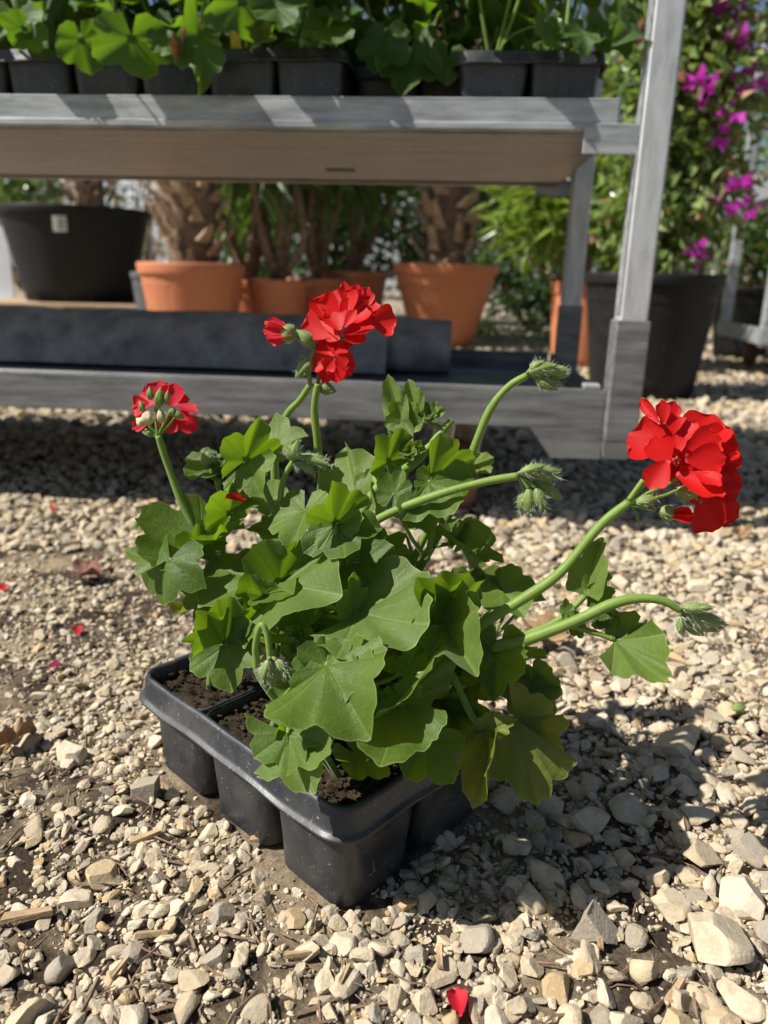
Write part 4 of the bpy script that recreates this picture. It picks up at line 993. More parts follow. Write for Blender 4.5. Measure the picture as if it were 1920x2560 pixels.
# posts
def post(x, y, hgt, face):
    p = part('post', [box(x - 0.018, x + 0.018, y - 0.018, y + 0.018, 0.24, hgt, 0.003)], 'galv_post')
    sl_ = part('post_socket', [box(x - 0.0215, x + 0.0215, y - 0.0215, y + 0.0215, 0.135, 0.293, 0.002)], 'galv_dull', p)
    V = [(x - .0215, y - .0215, .1349), (x + .0215, y - .0215, .1349), (x + .0215, y + .0215, .1349), (x - .0215, y + .0215, .1349),
         (x - .02, y - .02, .112), (x + .012, y - .02, .112), (x + .012, y + .02, .112), (x - .02, y + .02, .112)]
    part('post_foot', (V, [(0, 1, 5, 4), (1, 2, 6, 5), (2, 3, 7, 6), (3, 0, 4, 7), (7, 6, 5, 4), (0, 3, 2, 1)]), 'galv_dull', p)
    part('post_strip', [box(x - 0.0195, x - 0.0182, y - 0.016, y + 0.010, 0.30, hgt - 0.002)], 'galv', p)
    return p
for (x, y) in ((0.3155, 0.006), (0.3155, DEP - 0.03), (XL - 0.06, 0.006), (XL - 0.06, DEP - 0.03)): post(x, y, 1.62, 0)
# castors
for (x, y, sw) in ((0.10, 0.085, 0.5), (0.10, DEP - 0.1, -0.4), (XL + 0.14, 0.085, 0.3), (XL + 0.14, DEP - 0.1, 0.8)):
    pts = []
    for sx in (-0.026, 0.022):
        P = [(-0.035, .146), (0.035, .146), (0.02, .052), (-0.012, .052)]
        V = [(sx, a, z) for a, z in P] + [(sx + 0.004, a, z) for a, z in P]
        pts.append((V, [(0, 1, 2, 3), (7, 6, 5, 4), (0, 4, 5, 1), (1, 5, 6, 2), (2, 6, 7, 3), (3, 7, 4, 0)]))
    pts.append(box(-0.035, 0.035, -0.04, 0.04, 0.1462, 0.15)); v, f = join(pts)
    rot = lambda v: [(x + a * math.cos(sw) - b * math.sin(sw), y + a * math.sin(sw) + b * math.cos(sw), z) for a, b, z in v]
    cs = part('castor', (rot(v), f), 'cream_paint')
    v, f = lathe([(0.0, -.016), (0.036, -.016), (0.05, -.014), (0.055, -.008), (0.055, .008), (0.05, .014), (0.036, .016), (0.0, .016)], 32)
    v = [(z, a + 0.004, b + 0.055) for a, b, z in v]; part('wheel', (rot(v), f), 'tyre', cs, True)
    v, f = lathe([(0.0, -.0185), (0.012, -.0185), (0.03, -.0165), (0.03, .0165), (0.012, .0185), (0, .0185)], 24)
    v = [(z, a + 0.004, b + 0.055) for a, b, z in v]; part('wheel_hub', (rot(v), f), 'cream_paint', cs, True)

# roll of black fabric on the base deck
def roll():
    n = 60; xs = np.linspace(-1.0, 0.085, n); seg = 28; V, Fc = [], []
    for i, x in enumerate(xs):
        for k in range(seg):
            a = 2 * math.pi * k / seg; rr = 0.052 + 0.003 * math.sin(2 * a + x * 5) + 0.0022 * math.sin(5 * a - x * 17) + (0.004 if (x > -0.02 and x < 0.0) else 0)
            V.append((x, 0.43 + rr * 1.25 * math.cos(a), 0.2165 + rr * 0.92 * math.sin(a)))
    for i in range(n - 1):
        for k in range(seg):
            j = (k + 1) % seg; Fc.append((i * seg + k, i * seg + j, (i + 1) * seg + j, (i + 1) * seg + k))
    Fc.append(tuple(range(seg))); Fc.append(tuple(reversed(range((n - 1) * seg, n * seg))))
    return V, Fc
t = thing('fabric_roll', 'long roll of black ground-cover fabric lying on the trolley base deck', 'fabric roll', (0, 1.04, 0), YAW)
part('rolled_sheet', roll(), 'roll', t, True)
fl = []
xs = np.linspace(-1.0, -0.03, 50); V, Fc = [], []
for x in xs:
    for k, (dy, dz) in enumerate(((0.0, 0.0475), (-0.03, 0.046), (-0.065, 0.028), (-0.088, -0.01), (-0.10, -0.0465))):
        V.append((x, 0.43 + dy + 0.003 * math.sin(x * 23 + k), 0.2195 + dz + 0.002 * math.sin(x * 31 + k * 2) * (k < 4)))
for i in range(49):
    for k in range(4): Fc.append((i * 5 + k, (i + 1) * 5 + k, (i + 1) * 5 + k + 1, i * 5 + k + 1))
part('loose_flap', (V, Fc), 'roll', t, True)

# ------------------------------------------------------------------ trays and geraniums on the upper shelf
SZ = SH_Z + 0.0045
shelf_leaf_me = []
for k in range(10):
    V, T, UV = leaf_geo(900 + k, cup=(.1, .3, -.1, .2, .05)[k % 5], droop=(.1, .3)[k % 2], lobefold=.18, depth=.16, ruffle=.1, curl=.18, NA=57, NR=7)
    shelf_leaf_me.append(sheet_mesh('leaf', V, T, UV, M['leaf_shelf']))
gsf = np.random.default_rng(404)
SHELF_PL = []
def shelf_plant(x, y, seed, nleaf=17, label='', group=''):
    p = tw(x, y, SZ + 0.088 - 0.012); pl = Plant(label, p[:2], p[2], group); g = np.random.default_rng(seed)
    tips = []
    for k in range(3):
        a = g.uniform(0, 6.28); e = pl.loc + np.array([math.cos(a) * .06, math.sin(a) * .05, g.uniform(.16, .26)])
        P = pl.stem([e, (e + pl.loc) / 2 + g.normal(size=3) * .01], .0026, .0014); tips.append(e)
    for k in range(nleaf):
        a = g.uniform(0, 6.28); h = g.uniform(0.012, .28); r = g.uniform(.03, .085) * (1.2 if h < .12 else 1)
        P = pl.loc + np.array([math.cos(a) * r, math.sin(a) * r, h]); out = np.array([math.cos(a), math.sin(a), g.uniform(-.7, .3)])
        n = unit(np.array([math.cos(a) * .35, math.sin(a) * .35, .9]) + g.normal(size=3) * .25); y = unit(out - n * out.dot(n)); xx = np.cross(y, n); L = g.uniform(.024, .042)
        o = bpy.data.objects.new('leaf', shelf_leaf_me[int(g.integers(10))]); COL.objects.link(o); o.parent = pl.o
        mt = Matrix([[xx[i] * L, y[i] * L, n[i] * L, (P - pl.loc)[i]] for i in range(3)] + [[0, 0, 0, 1]]); o.matrix_local = mt
        pl.petiole(P, n, o, y, .0011)
    SHELF_PL.append(pl); return pl
tl = 'black six-cell tray of geraniums standing on the trolley shelf'
trays = [(-0.595, .018, 'black geranium tray on the trolley shelf, farthest from the tall post', 0), (-0.418, .016, 'black geranium tray on the trolley shelf under a withered brown leaf', 1), (-0.241, .014, 'black tray with a yellow label stick on the trolley shelf', 2), (-0.064, .10, 'black tray set back behind hanging leaves on the trolley shelf', 3), (0.075, .022, 'black tray with a dented front beside the galvanised trolley post', 4)]
for (x0, y0, lab, k) in trays:
    lab2 = ('the shelf tray farthest from the trolley post', 'the shelf tray with the withered brown leaf', 'the shelf tray with the yellow label stick', 'the set-back shelf tray', 'the shelf tray beside the trolley post')[k]
    # make_tray's long side runs along local x; turn it so that two cells face the front
    o = tw(x0 + 0.178, y0, SZ)
    make_tray('plant_tray', lab, 'trays on the trolley shelf', 3, 2, 0.088, 0.088, o, YAW + math.pi / 2, skirt=.014, seed=10 + k, dent=.004 if k == 4 else .0006)
    for i in range(2):
        for j in range(3):
            shelf_plant(x0 + .001 + (i + .5) * .088, y0 + .001 + (j + .5) * .088, 1000 + k * 10 + i * 3 + j, 24 if j == 0 else 15,
                        ('leafy geranium spilling over the front lip of ', 'leafy geranium growing in the middle of ', 'leafy geranium at the shaded back of ')[j] + lab2, 'geraniums in ' + lab2 + (' front', ' middle', ' back')[j])
# leaves at the front that can be told apart
def SF(i, *a, **k): SHELF_PL[i].leaf(*a, mat='leaf_shelf', lobefold=.18, ruffle=.12, curl=.2, **k)
SF(0, (60, 70), (28, 122), 1.0, (.55, -.8, -.05), wid=1.2)
SF(0, (40, 40), (75, 100), 1.01, (.2, -.8, .5), wid=1.0)
SF(6, (203, 100), (222, 184), 1.0, (.55, -.8, -.05), wid=1.15)
SF(6, (330, 95), (345, 196), 0.995, (.55, -.8, -.05), wid=1.35)
SF(9, (402, 100), (425, 150), 1.0, (.2, -.85, .4), wid=.9)
SF(9, (500, 85), (515, 228), 1.005, (.6, -.7, .3), wid=.5)
SF(12, (605, 5), (628, 106), 1.01, (.55, -.8, -.05), wid=1.3)
SF(12, (690, 15), (730, 60), 1.02, (0, -.7, .6), wid=1.1)
SF(15, (820, 70), (800, 125), 1.04, (.1, -.8, .5), wid=1.1)
SF(18, (1024, 140), (1018, 250), 1.09, (0, -.9, .35), wid=.9)
SF(18, (960, 110), (940, 190), 1.09, (0, -.9, .35), wid=1.0)
SF(21, (1120, 150), (1110, 220), 1.09, (0, -.9, .35), wid=1.0)
SF(24, (1362, 70), (1352, 126), 1.03, (.55, -.8, -.05), wid=1.2)
SF(27, (1460, 80), (1452, 122), 1.03, (-.1, -.8, .5), wid=1.2)
SF(27, (1520, 60), (1560, 120), 1.05, (.2, -.8, .4), wid=1.1)
o = thing('label_stick', 'flat yellow plastic label stick pushed into a shelf tray', 'plant label', tw(-0.205, .035, SZ + .07), YAW)
part('stick', [box(-.0065, .0065, -.0006, .0006, 0, .10)], 'yellow', o)
for nm, lab, px, py, tp, Y, mt in (('withered_leaf', 'brown shrivelled leaf hanging over the shelf tray rim', 450, 115, (446, 172), 1.0, 'tan_leaf'),
                               ('yellow_leaf', 'small yellowed curled leaf beside the yellow label stick', 650, 104, (690, 116), 1.03, 'leaf_old')):
    P = D(px, py, Y); Q = D(*tp, Y); y = unit(Q - P); n = unit(np.array([.1, -.9, .4]) - y * (-.9 * y[1])); x = np.cross(y, n); L = np.linalg.norm(Q - P)
    V, T, UV = leaf_geo(77, cup=.6, vfold=.5, ruffle=.3, wid=.6, curl=.4)
    W = P + (V[:, :1] * x + V[:, 1:2] * y + V[:, 2:] * n) * L
    obj(nm, sheet_mesh(nm, W, T, UV, M[mt]), None, None, label=lab, category='leaf')


# ------------------------------------------------------------------ pots behind the trolley
def pot(name, label, xy, r_top, r_bot, H, mat, z0=0.0, rim=0.03, group=None, ribs=0, seed=0, soil=True, cat='pot'):
    t = thing(name, label, cat, (xy[0], xy[1], z0), 0, group)
    rw = r_top * 0.045
    ribf = (lambda a, z: (0.006 * max(0, math.cos(ribs * a)) ** 3 if z < H - rim - 0.01 else 0)) if ribs else None
    pr_ = [(r_bot * .9, 0.0), (r_bot, 0.003)] + [(r_bot + (r_top - rw - r_bot) * q, 0.003 + (H - rim - 0.003) * q) for q in (.15, .3, .45, .6, .75, .9, 1.0)]
    v, f = lathe(pr_, 64, rib=ribf); f.append(tuple(range(63, -1, -1))); obj('body', mesh_from('body', v, f), M[mat], t)
    v, f = lathe([(r_top - rw * .9, H - rim - .001), (r_top - rw * .1, H - rim), (r_top, H - rim + .004), (r_top + rw * .3, H - .006), (r_top + rw * .15, H), (r_top - rw * .7, H + .001), (r_top - rw * 1.3, H - .006), (r_top - rw * 1.5, H - rim - .05)], 64)
    obj('rim', mesh_from('rim', v, f), M[mat], t)
    if soil:
        v, f = lathe([(r_top - rw * 1.35, H - .03), (r_top * .6, H - .022), (r_top * .2, H - .012), (0.001, H - .01)], 32); obj('soil', mesh_from('soil', v, f), M['soil'], t)
    return t

def leaf_cloud(blobs, n, L, W, seed, spread=1.0, shell=0.55, hang=0.0, stretch=None):
    """n small folded leaves spread through ellipsoids [(centre, radii)]"""
    g = np.random.default_rng(seed); w_ = np.array([np.prod(r) ** (2 / 3) for _, r in blobs]); ib = g.choice(len(blobs), n, p=w_ / w_.sum())
    Cc = np.array([b[0] for b in blobs])[ib]; Rr = np.array([b[1] for b in blobs])[ib]
    d = g.normal(size=(n, 3)); d /= np.linalg.norm(d, axis=1)[:, None]; rad = (shell + (1 - shell) * g.random(n)) * np.where(g.random(n) < .25, g.random(n), 1)
    P = Cc + d * Rr * rad[:, None] * spread
    y = d * .6 + g.normal(size=(n, 3)) * .7; y[:, 2] -= hang; y /= np.linalg.norm(y, axis=1)[:, None]
    nn = g.normal(size=(n, 3)) * .6 + np.array([-.2, -.1, .8]); nn -= y * (nn * y).sum(1)[:, None]; nn /= np.linalg.norm(nn, axis=1)[:, None] + 1e-9; x = np.cross(y, nn)
    l = L * g.uniform(.6, 1.25, n)[:, None]; w2 = W * g.uniform(.7, 1.2, n)[:, None] / 2
    pts = [P, P + y * l * .4 + x * w2 + nn * w2 * .4, P + y * l * .45, P + y * l * .4 - x * w2 + nn * w2 * .4, P + y * l - nn * l * .12]
    V = np.stack(pts, 1).reshape(-1, 3); k = np.arange(n)[:, None] * 5
    T = np.stack([k + np.array([[0, 1, 2]]), k + np.array([[1, 4, 2]]), k + np.array([[0, 2, 3]]), k + np.array([[2, 4, 3]])], 1).reshape(-1, 3)
    return V, T, np.repeat(g.random(n), 5)
def cloud_obj(name, geo, mat, parent, loc=(0, 0, 0)):
    V, T, a = geo; return obj(name, fast_mesh(name, V - np.asarray(loc), T, {'tint': a}), M[mat], parent)

def bush(name, label, base, blobs, n, L, W, mat, seed, cat='shrub', trunk=0.02, group=None, hang=0.0, shell=.5, extra=()):
    t = thing(name, label, cat, base, 0, group); b = np.asarray(base, float); g = np.random.default_rng(seed); prt = []
    for (c, r) in blobs:
        for _ in range(3):
            e = np.asarray(c) + g.normal(size=3) * np.asarray(r) * .4
            prt.append(tube(spline([b - b, (e - b) * .4 + g.normal(size=3) * .04, e - b], 5), np.linspace(trunk, trunk * .3, 11), 6))
    v, f = join(prt); obj('trunk', mesh_from('trunk', v, f), M['bark'], t)
    cloud_obj('crown', leaf_cloud(blobs, n, L, W, seed, hang=hang, shell=shell), mat, t, b)
    for (nm, n2, L2, W2, m2) in extra:
        cloud_obj(nm, leaf_cloud(blobs, n2, L2, W2, seed + 5, shell=.85, spread=1.04), m2, t, b)['kind'] = 'stuff'
    return t

def palm_trunk(name, label, xy, z0, H, r, seed, fronds=True):
    t = thing(name, label, 'palm', (xy[0], xy[1], z0)); g = np.random.default_rng(seed)
    prof = [(r * (0.8 + .25 * math.sin(q * 9 + seed) * .3 + .12 * q), q * H) for q in np.linspace(0, 1, 22)]
    v, f = lathe(prof, 26); v = [(a * (1 + g.normal() * .05), b * (1 + g.normal() * .05), c) for a, b, c in v]; obj('trunk', mesh_from('trunk', v, f), M['bark'], t)
    prt = []
    for k in range(90):
        a = k * 2.4 + g.normal() * .2; z = (k / 90) * H * .98 + .01; L = g.uniform(.05, .13); ro = r * .95
        p = np.array([math.cos(a) * ro, math.sin(a) * ro, z]); out = np.array([math.cos(a), math.sin(a), 0]); up = np.array([0, 0, 1.0]); tg = np.array([-math.sin(a), math.cos(a), 0])
        w1 = g.uniform(.016, .034); e = p + out * L * g.uniform(.35, .8) + up * L * g.uniform(.5, 1) + tg * g.normal() * .02
        V = [p + tg * w1 - out * .01, p - tg * w1 - out * .01, p - tg * w1 + out * .012 - up * .01, p + tg * w1 + out * .012 - up * .01, e + tg * w1 * .35, e - tg * w1 * .35, e - tg * w1 * .35 + out * .006, e + tg * w1 * .35 + out * .006]
        obj('leaf_base', mesh_from('leaf_base', V, [(0, 1, 5, 4), (1, 2, 6, 5), (2, 3, 7, 6), (3, 0, 4, 7), (4, 5, 6, 7)], False), M['husk'], t)
    if fronds:
        for k in range(9):
            a = k * .7 + g.uniform(0, .3); el = g.uniform(.3, 1.1); L = g.uniform(.35, .55); d = np.array([math.cos(a) * math.cos(el), math.sin(a) * math.cos(el), math.sin(el)]); p0 = np.array([0, 0, H]); p1 = p0 + d * L
            prt = [tube([p0, (p0 + p1) / 2 + np.array([0, 0, .02]), p1], [.007, .006, .004], 5)]; side = unit(np.cross(d, (0, 0, 1))); nrm = np.cross(side, d); blades = []
            for q in np.linspace(-1.9, 1.9, 26):
                bd = unit(d * math.cos(q) + side * math.sin(q) - np.array([0, 0, .25])); bl = g.uniform(.3, .42); sd = unit(np.cross(bd, nrm)) * .009
                blades.append(([p1, p1 + bd * bl * .5 + sd, p1 + bd * bl - np.array([0, 0, .05]), p1 + bd * bl * .5 - sd], [(0, 1, 2, 3)]))
            v, f = join(prt + blades); me = mesh_from('frond', v, f); at = me.attributes.new('tint', 'FLOAT', 'POINT'); at.data.foreach_set('value', g.random(len(v)).astype(np.float32)); obj('frond', me, M['fol_mid'], t)
    return t

# black tub on a pallet, left
TY = 5.1; c = D(128, 640, TY); tubx, tuby = c[0], TY + .45
pal = thing('pallet', 'weathered wooden pallet under the large black tub', 'pallet', (tubx, tuby, 0))
for k in range(6):
    part('top_board', [box(-.62, .62, -.5 + k * .18, -.5 + k * .18 + .1, .100, .122, .003)], 'wood', pal)
for sx in (-.56, 0, .56):
    for sy in (-.46, 0, .42): part('block', [box(sx - .07, sx + .07, sy - .04, sy + .07, .022, .0998, .003)], 'wood', pal)
    part('bottom_board', [box(sx - .05, sx + .05, -.5, .5, 0, .0218, .003)], 'wood', pal)
tub = pot('plant_tub', 'very large black plastic tub with a paper sticker on a pallet', (tubx, tuby), .50, .36, .60, 'tub', z0=.1225, rim=.05)
a0 = math.radians(-80); rr = .493
st = part('sticker', [([(rr * math.cos(a0 + q * .085) * 1.0 + 0, rr * math.sin(a0 + q * .085), z) for q in (-1, -.5, 0, .5, 1) for z in (.435, .53)], [(0, 2, 3, 1), (2, 4, 5, 3), (4, 6, 7, 5), (6, 8, 9, 7)])], 'paper', tub)
for o in (st,): o.location = (0.004, -0.004, 0)
# the digits "21" on the sticker
def bar(a1, a2, z1, z2): return ([((rr + .006) * math.cos(a), (rr + .006) * math.sin(a), z) for a, z in ((a1, z1), (a2, z1), (a2, z2), (a1, z2))], [(0, 1, 2, 3)])
dg = [bar(a0 - .02, a0 + .018, .499, .507), bar(a0 + .01, a0 + .018, .482, .499), bar(a0 - .02, a0 + .018, .475, .483), bar(a0 - .02, a0 - .012, .459, .475), bar(a0 - .02, a0 + .018, .452, .46), bar(a0 + .036, a0 + .046, .452, .507)]
o = part('printed_number', dg, 'ink', tub); o.location = (0.004, -0.004, 0)
palm_trunk('palm', 'stout palm with cut leaf bases in the large black tub', (tubx + .1, tuby + .02), .69, .9, .13, 3)

# terracotta pots
cL = D(448, 655, 3.5); potL = (cL[0], 3.72)
pot('terracotta_pot', 'ribbed terracotta pot holding a thick fibrous palm trunk beside the black tub', potL, .245, .185, .375, 'terracotta', ribs=26, rim=.05)
palm_trunk('palm', 'thick fibrous palm trunk in the ribbed terracotta pot beside the tub', (potL[0], potL[1]), .355, 1.0, .135, 5)
cR = D(1123, 655, 3.75); potR = (cR[0], 3.98)
pot('terracotta_pot', 'large sunlit terracotta pot with tapered base holding a palm', potR, .26, .15, .40, 'terracotta', rim=.045)
palm_trunk('palm', 'fibrous palm trunk in the tapered terracotta pot', (potR[0], potR[1]), .38, 1.1, .12, 8)
c = D(345, 690, 3.9); pot('grey_pot', 'small grey plastic pot tucked behind the ribbed terracotta pot', (c[0] + .04, 4.05), .12, .09, .33, 'grey_pot', rim=.03)
for k, (px, py, Y, r, H, lab) in enumerate(((625, 705, 4.3, .15, .30, 'shaded terracotta pot between the two big palm pots, beside the ribbed one'), (695, 703, 3.9, .15, .31, 'terracotta pot with a sunlit left edge among the palm pots'),
                                         (790, 700, 4.2, .17, .32, 'terracotta pot holding a slender dark trunk'), (880, 688, 4.4, .2, .36, 'dark shaded terracotta pot beside the tapered palm pot'))):
    c = D(px, py, Y); pot('terracotta_pot', lab, (c[0], Y), r, r * .75, H, 'terracotta', rim=.04)
    bush('potted_palm', ('young palm with green leaves in a shaded terracotta pot', 'leafy young palm in the pot with a sunlit edge', 'young palm with a slender dark trunk', 'spreading young palm in the darkest terracotta pot')[k], (c[0], Y, H - .012),
         [((c[0] + .05 * (k - 1.5), Y, .95), (.28, .25, .3)), ((c[0], Y + .05, 1.3), (.35, .3, .3))], 420, .3, .035, 'fol_mid', 60 + k, 'palm', .026, None, .35)
# black pot with the bougainvillea, small terracotta behind
bp = G(1650, 1000); bpx, bpy_ = 0.80, 2.42
pot('black_pot', 'tall black plastic pot holding the magenta bougainvillea', (bpx, bpy_), .205, .155, .365, 'tub', rim=.03)
ts = D(1470, 710, 3.1); pot('terracotta_pot', 'narrow orange terracotta pot beside the tall black pot', (ts[0] - .0, 3.15), .13, .105, .335, 'terracotta', rim=.045)
bush('oleander', 'bright green narrow-leaved shrub in the narrow terracotta pot', (ts[0], 3.15, .325), [((ts[0] - .05, 3.15, .68), (.26, .22, .28)), ((ts[0] - .14, 3.2, .95), (.28, .2, .3)), ((ts[0] + .1, 3.1, .6), (.2, .2, .2)), ((ts[0] - .2, 3.2, .6), (.18, .18, .22))], 3600, .11, .02, 'fol_light', 71, 'shrub', .012, None, -.3)
bush('bougainvillea', 'tall bougainvillea with magenta bracts and small green leaves in the black pot', (bpx, bpy_, .35),
     [((bpx + .02, bpy_, .60), (.23, .2, .26)), ((bpx + .02, bpy_, .92), (.27, .24, .3)), ((bpx - .07, bpy_ + .02, 1.22), (.21, .22, .28))], 5200, .05, .03, 'fol_bright', 81, 'shrub', .012, None, .2, .35,
     (('dry_leaves', 110, .045, .03, 'dry_bract'),))
bo = [o for o in bpy.data.objects if o.name == 'bougainvillea'][0]; gb = np.random.default_rng(12); cl = []
for px, py, Y in ((1815, 40, 2.3), (1840, 10, 2.3), (1850, 75, 2.25), (1730, 205, 2.25), (1770, 225, 2.2), (1860, 240, 2.25), (1835, 290, 2.2), (1880, 215, 2.3), (1815, 350, 2.25), (1850, 470, 2.2), (1865, 520, 2.2), (1790, 480, 2.3), (1760, 640, 2.25), (1890, 80, 2.4), (1612, 90, 2.35), (1850, 150, 2.3), (1780, 110, 2.4)):
    cl.append((tuple(D(px, py, Y)), (.035, .03, .035)))
cloud_obj('bracts', leaf_cloud(cl, 120, .042, .04, 91, shell=.2), 'bract', bo, (bpx, bpy_, .35))['kind'] = 'stuff'
# far trolley at the right with pots under it
ft = thing('plant_trolley', 'second metal plant trolley standing beyond the bougainvillea', 'trolley', (1.40, 2.9, 0), math.radians(-8))
for (x, y) in ((0, 0), (1.3, 0), (0, .55), (1.3, .55)): part('post', [box(x - .02, x + .02, y - .02, y + .02, .12, 1.6, .003)], 'galv', ft)
for z in (.14, .66, 1.14): part('shelf', [box(-.02, 1.32, -.02, .57, z, z + .004), box(-.02, 1.32, -.025, -.0205, z - .01, z + .05, .001), box(-.025, -.0205, -.02, .57, z - .01, z + .05, .001)], 'galv', ft)
for x in (.1, 1.2):
    for y in (.08, .47):
        v, f = lathe([(0.0, -.016), (0.055, -.014), (0.06, 0), (0.055, .014), (0.0, .016)], 24); v = [(x + z, y + a, b + .06) for a, b, z in v]; part('wheel', (v, f), 'tyre', ft, True)
for k, (x, y) in enumerate(((1.72, 3.8), (2.08, 3.8))):
    pot('black_pot', 'black nursery pot standing behind the second trolley', (x, y), .16, .12, .33, 'tub', rim=.03, group='black pots behind the second trolley')
    bush('small_shrub', 'straggly green shrub in a black pot behind the second trolley', (x, y, .32), [((x, y, .52), (.16, .15, .2))], 500, .05, .028, 'fol_mid', 90 + k, 'shrub', .008, 'shrubs behind the second trolley', 0, .4, (('dry_leaves', 40, .05, .03, 'dry_bract'),))
# row of plants and trees farther back
rowspec = [(-4.6, 7.4, 1.2, 'fol_olive', 'pale olive bush behind the black tub at the end of the row', .05, .02), (-2.6, 8.2, 1.3, 'fol_olive', 'pale grey-green bush rising behind the black tub', .05, .02), (-1.2, 6.6, 1.0, 'fol_mid', 'mid green shrub behind the ribbed palm pot', .08, .04),
           (-.35, 6.2, .95, 'fol_dark', 'dark glossy shrub behind the small terracotta pots', .09, .05), (.45, 6.3, 1.0, 'fol_dark', 'dark glossy shrub behind the tapered palm pot', .08, .045), (1.35, 6.5, .9, 'fol_mid', 'green shrub behind the narrow terracotta pot', .07, .035),
           (2.75, 6.2, .68, 'fol_olive', 'pale shrub behind the bougainvillea', .06, .025), (3.9, 7.0, 1.2, 'fol_mid', 'green shrub beyond the second trolley', .07, .035)]
for k, (x, y, s_, mt, lab, L, W) in enumerate(rowspec):
    g = np.random.default_rng(300 + k); bl = [((x + g.normal() * .25 * s_, y + g.normal() * .2, z), (.55 * s_ * g.uniform(.7, 1.1), .5 * s_, .4 * s_)) for z in (.5 * s_, .8 * s_, 1.15 * s_, 1.5 * s_)]
    bush('shrub', lab, (x, y, -.002), bl, 2600, L, W, mt, 310 + k, 'shrub', .03, None, 0, .35)
bush('shrub', 'low dark shrub on the ground beyond the narrow terracotta pot', (.98, 5.2, -.002), [((.98, 5.2, .22), (.5, .3, .2)), ((.7, 5.3, .4), (.3, .25, .2))], 1800, .06, .03, 'fol_dark', 350, 'shrub', .012, None, 0, .3)
cloud_obj('grass', leaf_cloud([((x_, y_, .02), (.35, .25, .05)) for x_, y_ in ((.55, 4.6), (1.0, 4.4), (.3, 5.2), (1.3, 4.2), (1.9, 3.2), (2.2, 4.6))], 2600, .07, .008, 360, hang=-.9, shell=.2), 'fol_light', None)
go = bpy.data.objects['grass']; go['kind'] = 'stuff'; go['label'] = 'tufts of green grass growing in the gravel behind the trolley'; go['category'] = 'grass'
treespec = [(-5.5, 12, 4.6, 'fol_mid', 'broad green tree behind the pale bushes'), (-1.8, 12.5, 4.8, 'fol_dark', 'tall dark tree behind the palm pots'), (1.2, 12.2, 4.4, 'fol_dark', 'dark round tree behind the trolley'), (4.3, 13, 3.0, 'fol_mid', 'low green tree beyond the second trolley')]
for k, (x, y, h, mt, lab) in enumerate(treespec):
    g = np.random.default_rng(500 + k); bl = [((x + g.normal() * .5, y + g.normal() * .5, h * q), (1.5, 1.3, h * .2)) for q in (.3, .45, .6, .78)]
    bush('tree', lab, (x, y, -.005), bl, 3600, .2, .09, mt, 510 + k, 'tree', .09, None, 0, .3)
# corrugated wall behind
wl = thing('shed', 'long pale grey corrugated shed wall behind the plants', 'shed', (-1.5, 17, 0))
V, Fc = [], []; n = 420; xs = np.linspace(-12, 12, n)
for x in xs:
    yy = .035 * math.sin(x * 42); V += [(x, yy, 0), (x, yy, 2.6), (x, yy + 5, 2.9)]
for i in range(n - 1): Fc += [(3 * i, 3 * i + 3, 3 * i + 4, 3 * i + 1), (3 * i + 1, 3 * i + 4, 3 * i + 5, 3 * i + 2)]
part('wall_sheet', (V, Fc), 'wall_sheet', wl, True)
part('base_strip', [box(-12, 12, -.09, -.05, 0, .25, .004)], 'white', wl)
# white crates with lilac flowers, far left
for k, (x, z, m_) in enumerate(((-3.02, 0.14, 'lilac'),)):
    t = thing('flower_stand', 'low white stand of lilac flowers beside the black tub', 'flower stand', (x, 5.6, 0))
    part('bench', [box(-.3, .22, -.2, .3, 0, .05, .004), box(-.3, .22, .28, .3, .05, .62, .002)], 'white', t)
    cloud_obj('lilac_flowers', leaf_cloud([((x - .05, 5.6, .17), (.22, .18, .12)), ((x - .05, 5.6, .26), (.2, .16, .08))], 900, .04, .03, 7, shell=.3), 'bract', t, (x, 5.6, 0)).data.materials[0] = M['lilac']


# ------------------------------------------------------------------ small things lying on the gravel
def fallen_petal(px, py, size, label, mat, az, seed):
    p = G(px, py, .004); V, T, UV = petal_geo(seed, size, size * .75, .5, .15, .08)
    c, s = math.cos(az), math.sin(az); V = np.stack([V[:, 0] * c - V[:, 1] * s, V[:, 0] * s + V[:, 1] * c, V[:, 2]], 1)
    o = obj('fallen_petal', sheet_mesh('fallen_petal', V, T, UV, M[mat]), None, None, label=label, category='petal'); o.location = tuple(p)
fallen_petal(195, 1585, .013, 'small red petal on gravel beside the tray', 'petal_pink', .4, 1)
fallen_petal(118, 1672, .012, 'dark magenta crumpled petal lying between pale stones', 'petal_dark', -.7, 2)
fallen_petal(4, 1477, .014, 'red petal on the gravel level with the brown dead leaf', 'petal_pink', .2, 3)
fallen_petal(140, 1274, .016, 'red petal on gravel close to the trolley shadow', 'petal_pink', 1.2, 4)
fallen_petal(1150, 2542, .014, 'pink-red petal among the large stones near the tray corner', 'petal_pink', .1, 5)
fallen_petal(500, 1350, .014, 'red petal fallen on gravel behind the left leaves', 'petal', .6, 6)
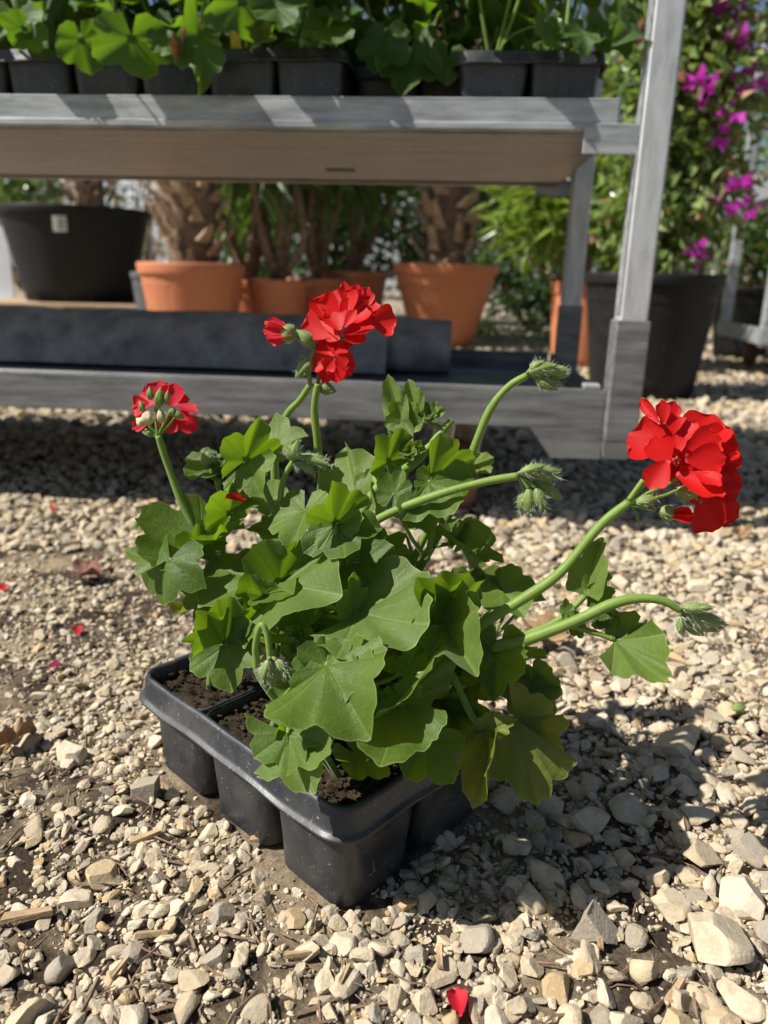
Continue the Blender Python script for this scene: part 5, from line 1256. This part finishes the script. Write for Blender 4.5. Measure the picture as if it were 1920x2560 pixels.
# the petal caught on a leaf
pl = PL['left']; P = D(560, 1240, .45)
V, T, UV = petal_geo(9, .014, .011, .6, .2, .1); W = P + np.stack([V[:, 1], V[:, 0] * .6 - .002, V[:, 2] - V[:, 0] * .6 - V[:, 1] * .35], 1)
obj('fallen_petal', sheet_mesh('fallen_petal', W, T, UV, M['petal_pink']), None, None, label='red petal with a white base caught on a geranium leaf', category='petal')
def dead_leaf(px, py, L, az, label, mat, wid, seed, z=.008, n=(0, -.3, .95)):
    p = G(px, py, z); y = np.array([math.cos(az), math.sin(az), .1]); n = unit(np.asarray(n, float) - unit(y) * np.dot(n, unit(y))); y = unit(y); x = np.cross(y, n)
    V, T, UV = leaf_geo(seed, cup=.25, vfold=.35, ruffle=.22, wid=wid, curl=.25, depth=.25); W = (V[:, :1] * x + V[:, 1:2] * y + V[:, 2:] * n) * L
    o = obj('dead_leaf', sheet_mesh('dead_leaf', W, T, UV, M[mat]), None, None, label=label, category='leaf'); o.location = tuple(p)
dead_leaf(212, 1438, .026, -.3, 'crumpled reddish brown dead leaf lying on the gravel', 'brown_leaf', .7, 11, .006)
dead_leaf(25, 1855, .025, 1.1, 'narrow brown dead leaf lying near the tray soil side', 'tan_leaf', .35, 12)
dead_leaf(1370, 1600, .03, 2.4, 'curled tan dead leaf under the leaning geranium stalk', 'tan_leaf', .6, 13, .01)
dead_leaf(450, 1532, .014, .4, 'small yellowed leaf bit against the tray rim', 'leaf_old', .8, 14, .05)
dead_leaf(1850, 1340, .02, .6, 'ochre dry leaf on the gravel under the scarlet bloom', 'tan_leaf', .8, 15)
dead_leaf(340, 1325, .012, .2, 'pale green leaf scrap on gravel behind the left geranium', 'leaf_pale', .7, 16)
p = G(1845, 1772, .008); b, h = bud_geo(np.array([-.005, 0, 0]), np.array([.008, .002, .001]), .0042, hairs=0)
o = obj('fallen_bud', mesh_from('fallen_bud', *b), M['bud'], None, label='round pale green bud lying on the gravel', category='bud'); o.location = tuple(p)
chips = [(70, 2290, 120, .3), (860, 2440, 60, 1.2), (745, 2390, 70, .1), (380, 2340, 80, .2), (1500, 2350, 55, 1.3), (1690, 2480, 80, .8), (300, 2420, 60, 1.0), (660, 2100, 70, .1), (1800, 1560, 110, -.3), (365, 2095, 75, .35), (1100, 2395, 60, 1.5), (1440, 1450, 60, .5)]
for k, (px, py, wpx, az) in enumerate(chips):
    p = G(px, py, .004); L = wpx * ((p - CAM) @ fwd) / F_PX; g = np.random.default_rng(k); w2 = L * g.uniform(.08, .16)
    V = [(-L / 2, -w2, 0), (L / 2, -w2 * .6, 0), (L / 2 * .9, w2, 0), (-L / 2 * .95, w2 * .8, 0), (-L / 2, -w2 * .8, .0024), (L / 2 * .96, -w2 * .5, .003), (L / 2 * .85, w2 * .8, .0022), (-L / 2 * .9, w2 * .6, .003)]
    o = obj('wood_chip', mesh_from('wood_chip', V, [(3, 2, 1, 0), (4, 5, 6, 7), (0, 1, 5, 4), (1, 2, 6, 5), (2, 3, 7, 6), (3, 0, 4, 7)], False), M['chip'], None, label='splintered brown wood chip lying among the gravel', category='wood chip', group='wood chips on the gravel')
    o.location = tuple(p); o.rotation_euler = (g.normal() * .1, g.normal() * .1, az)
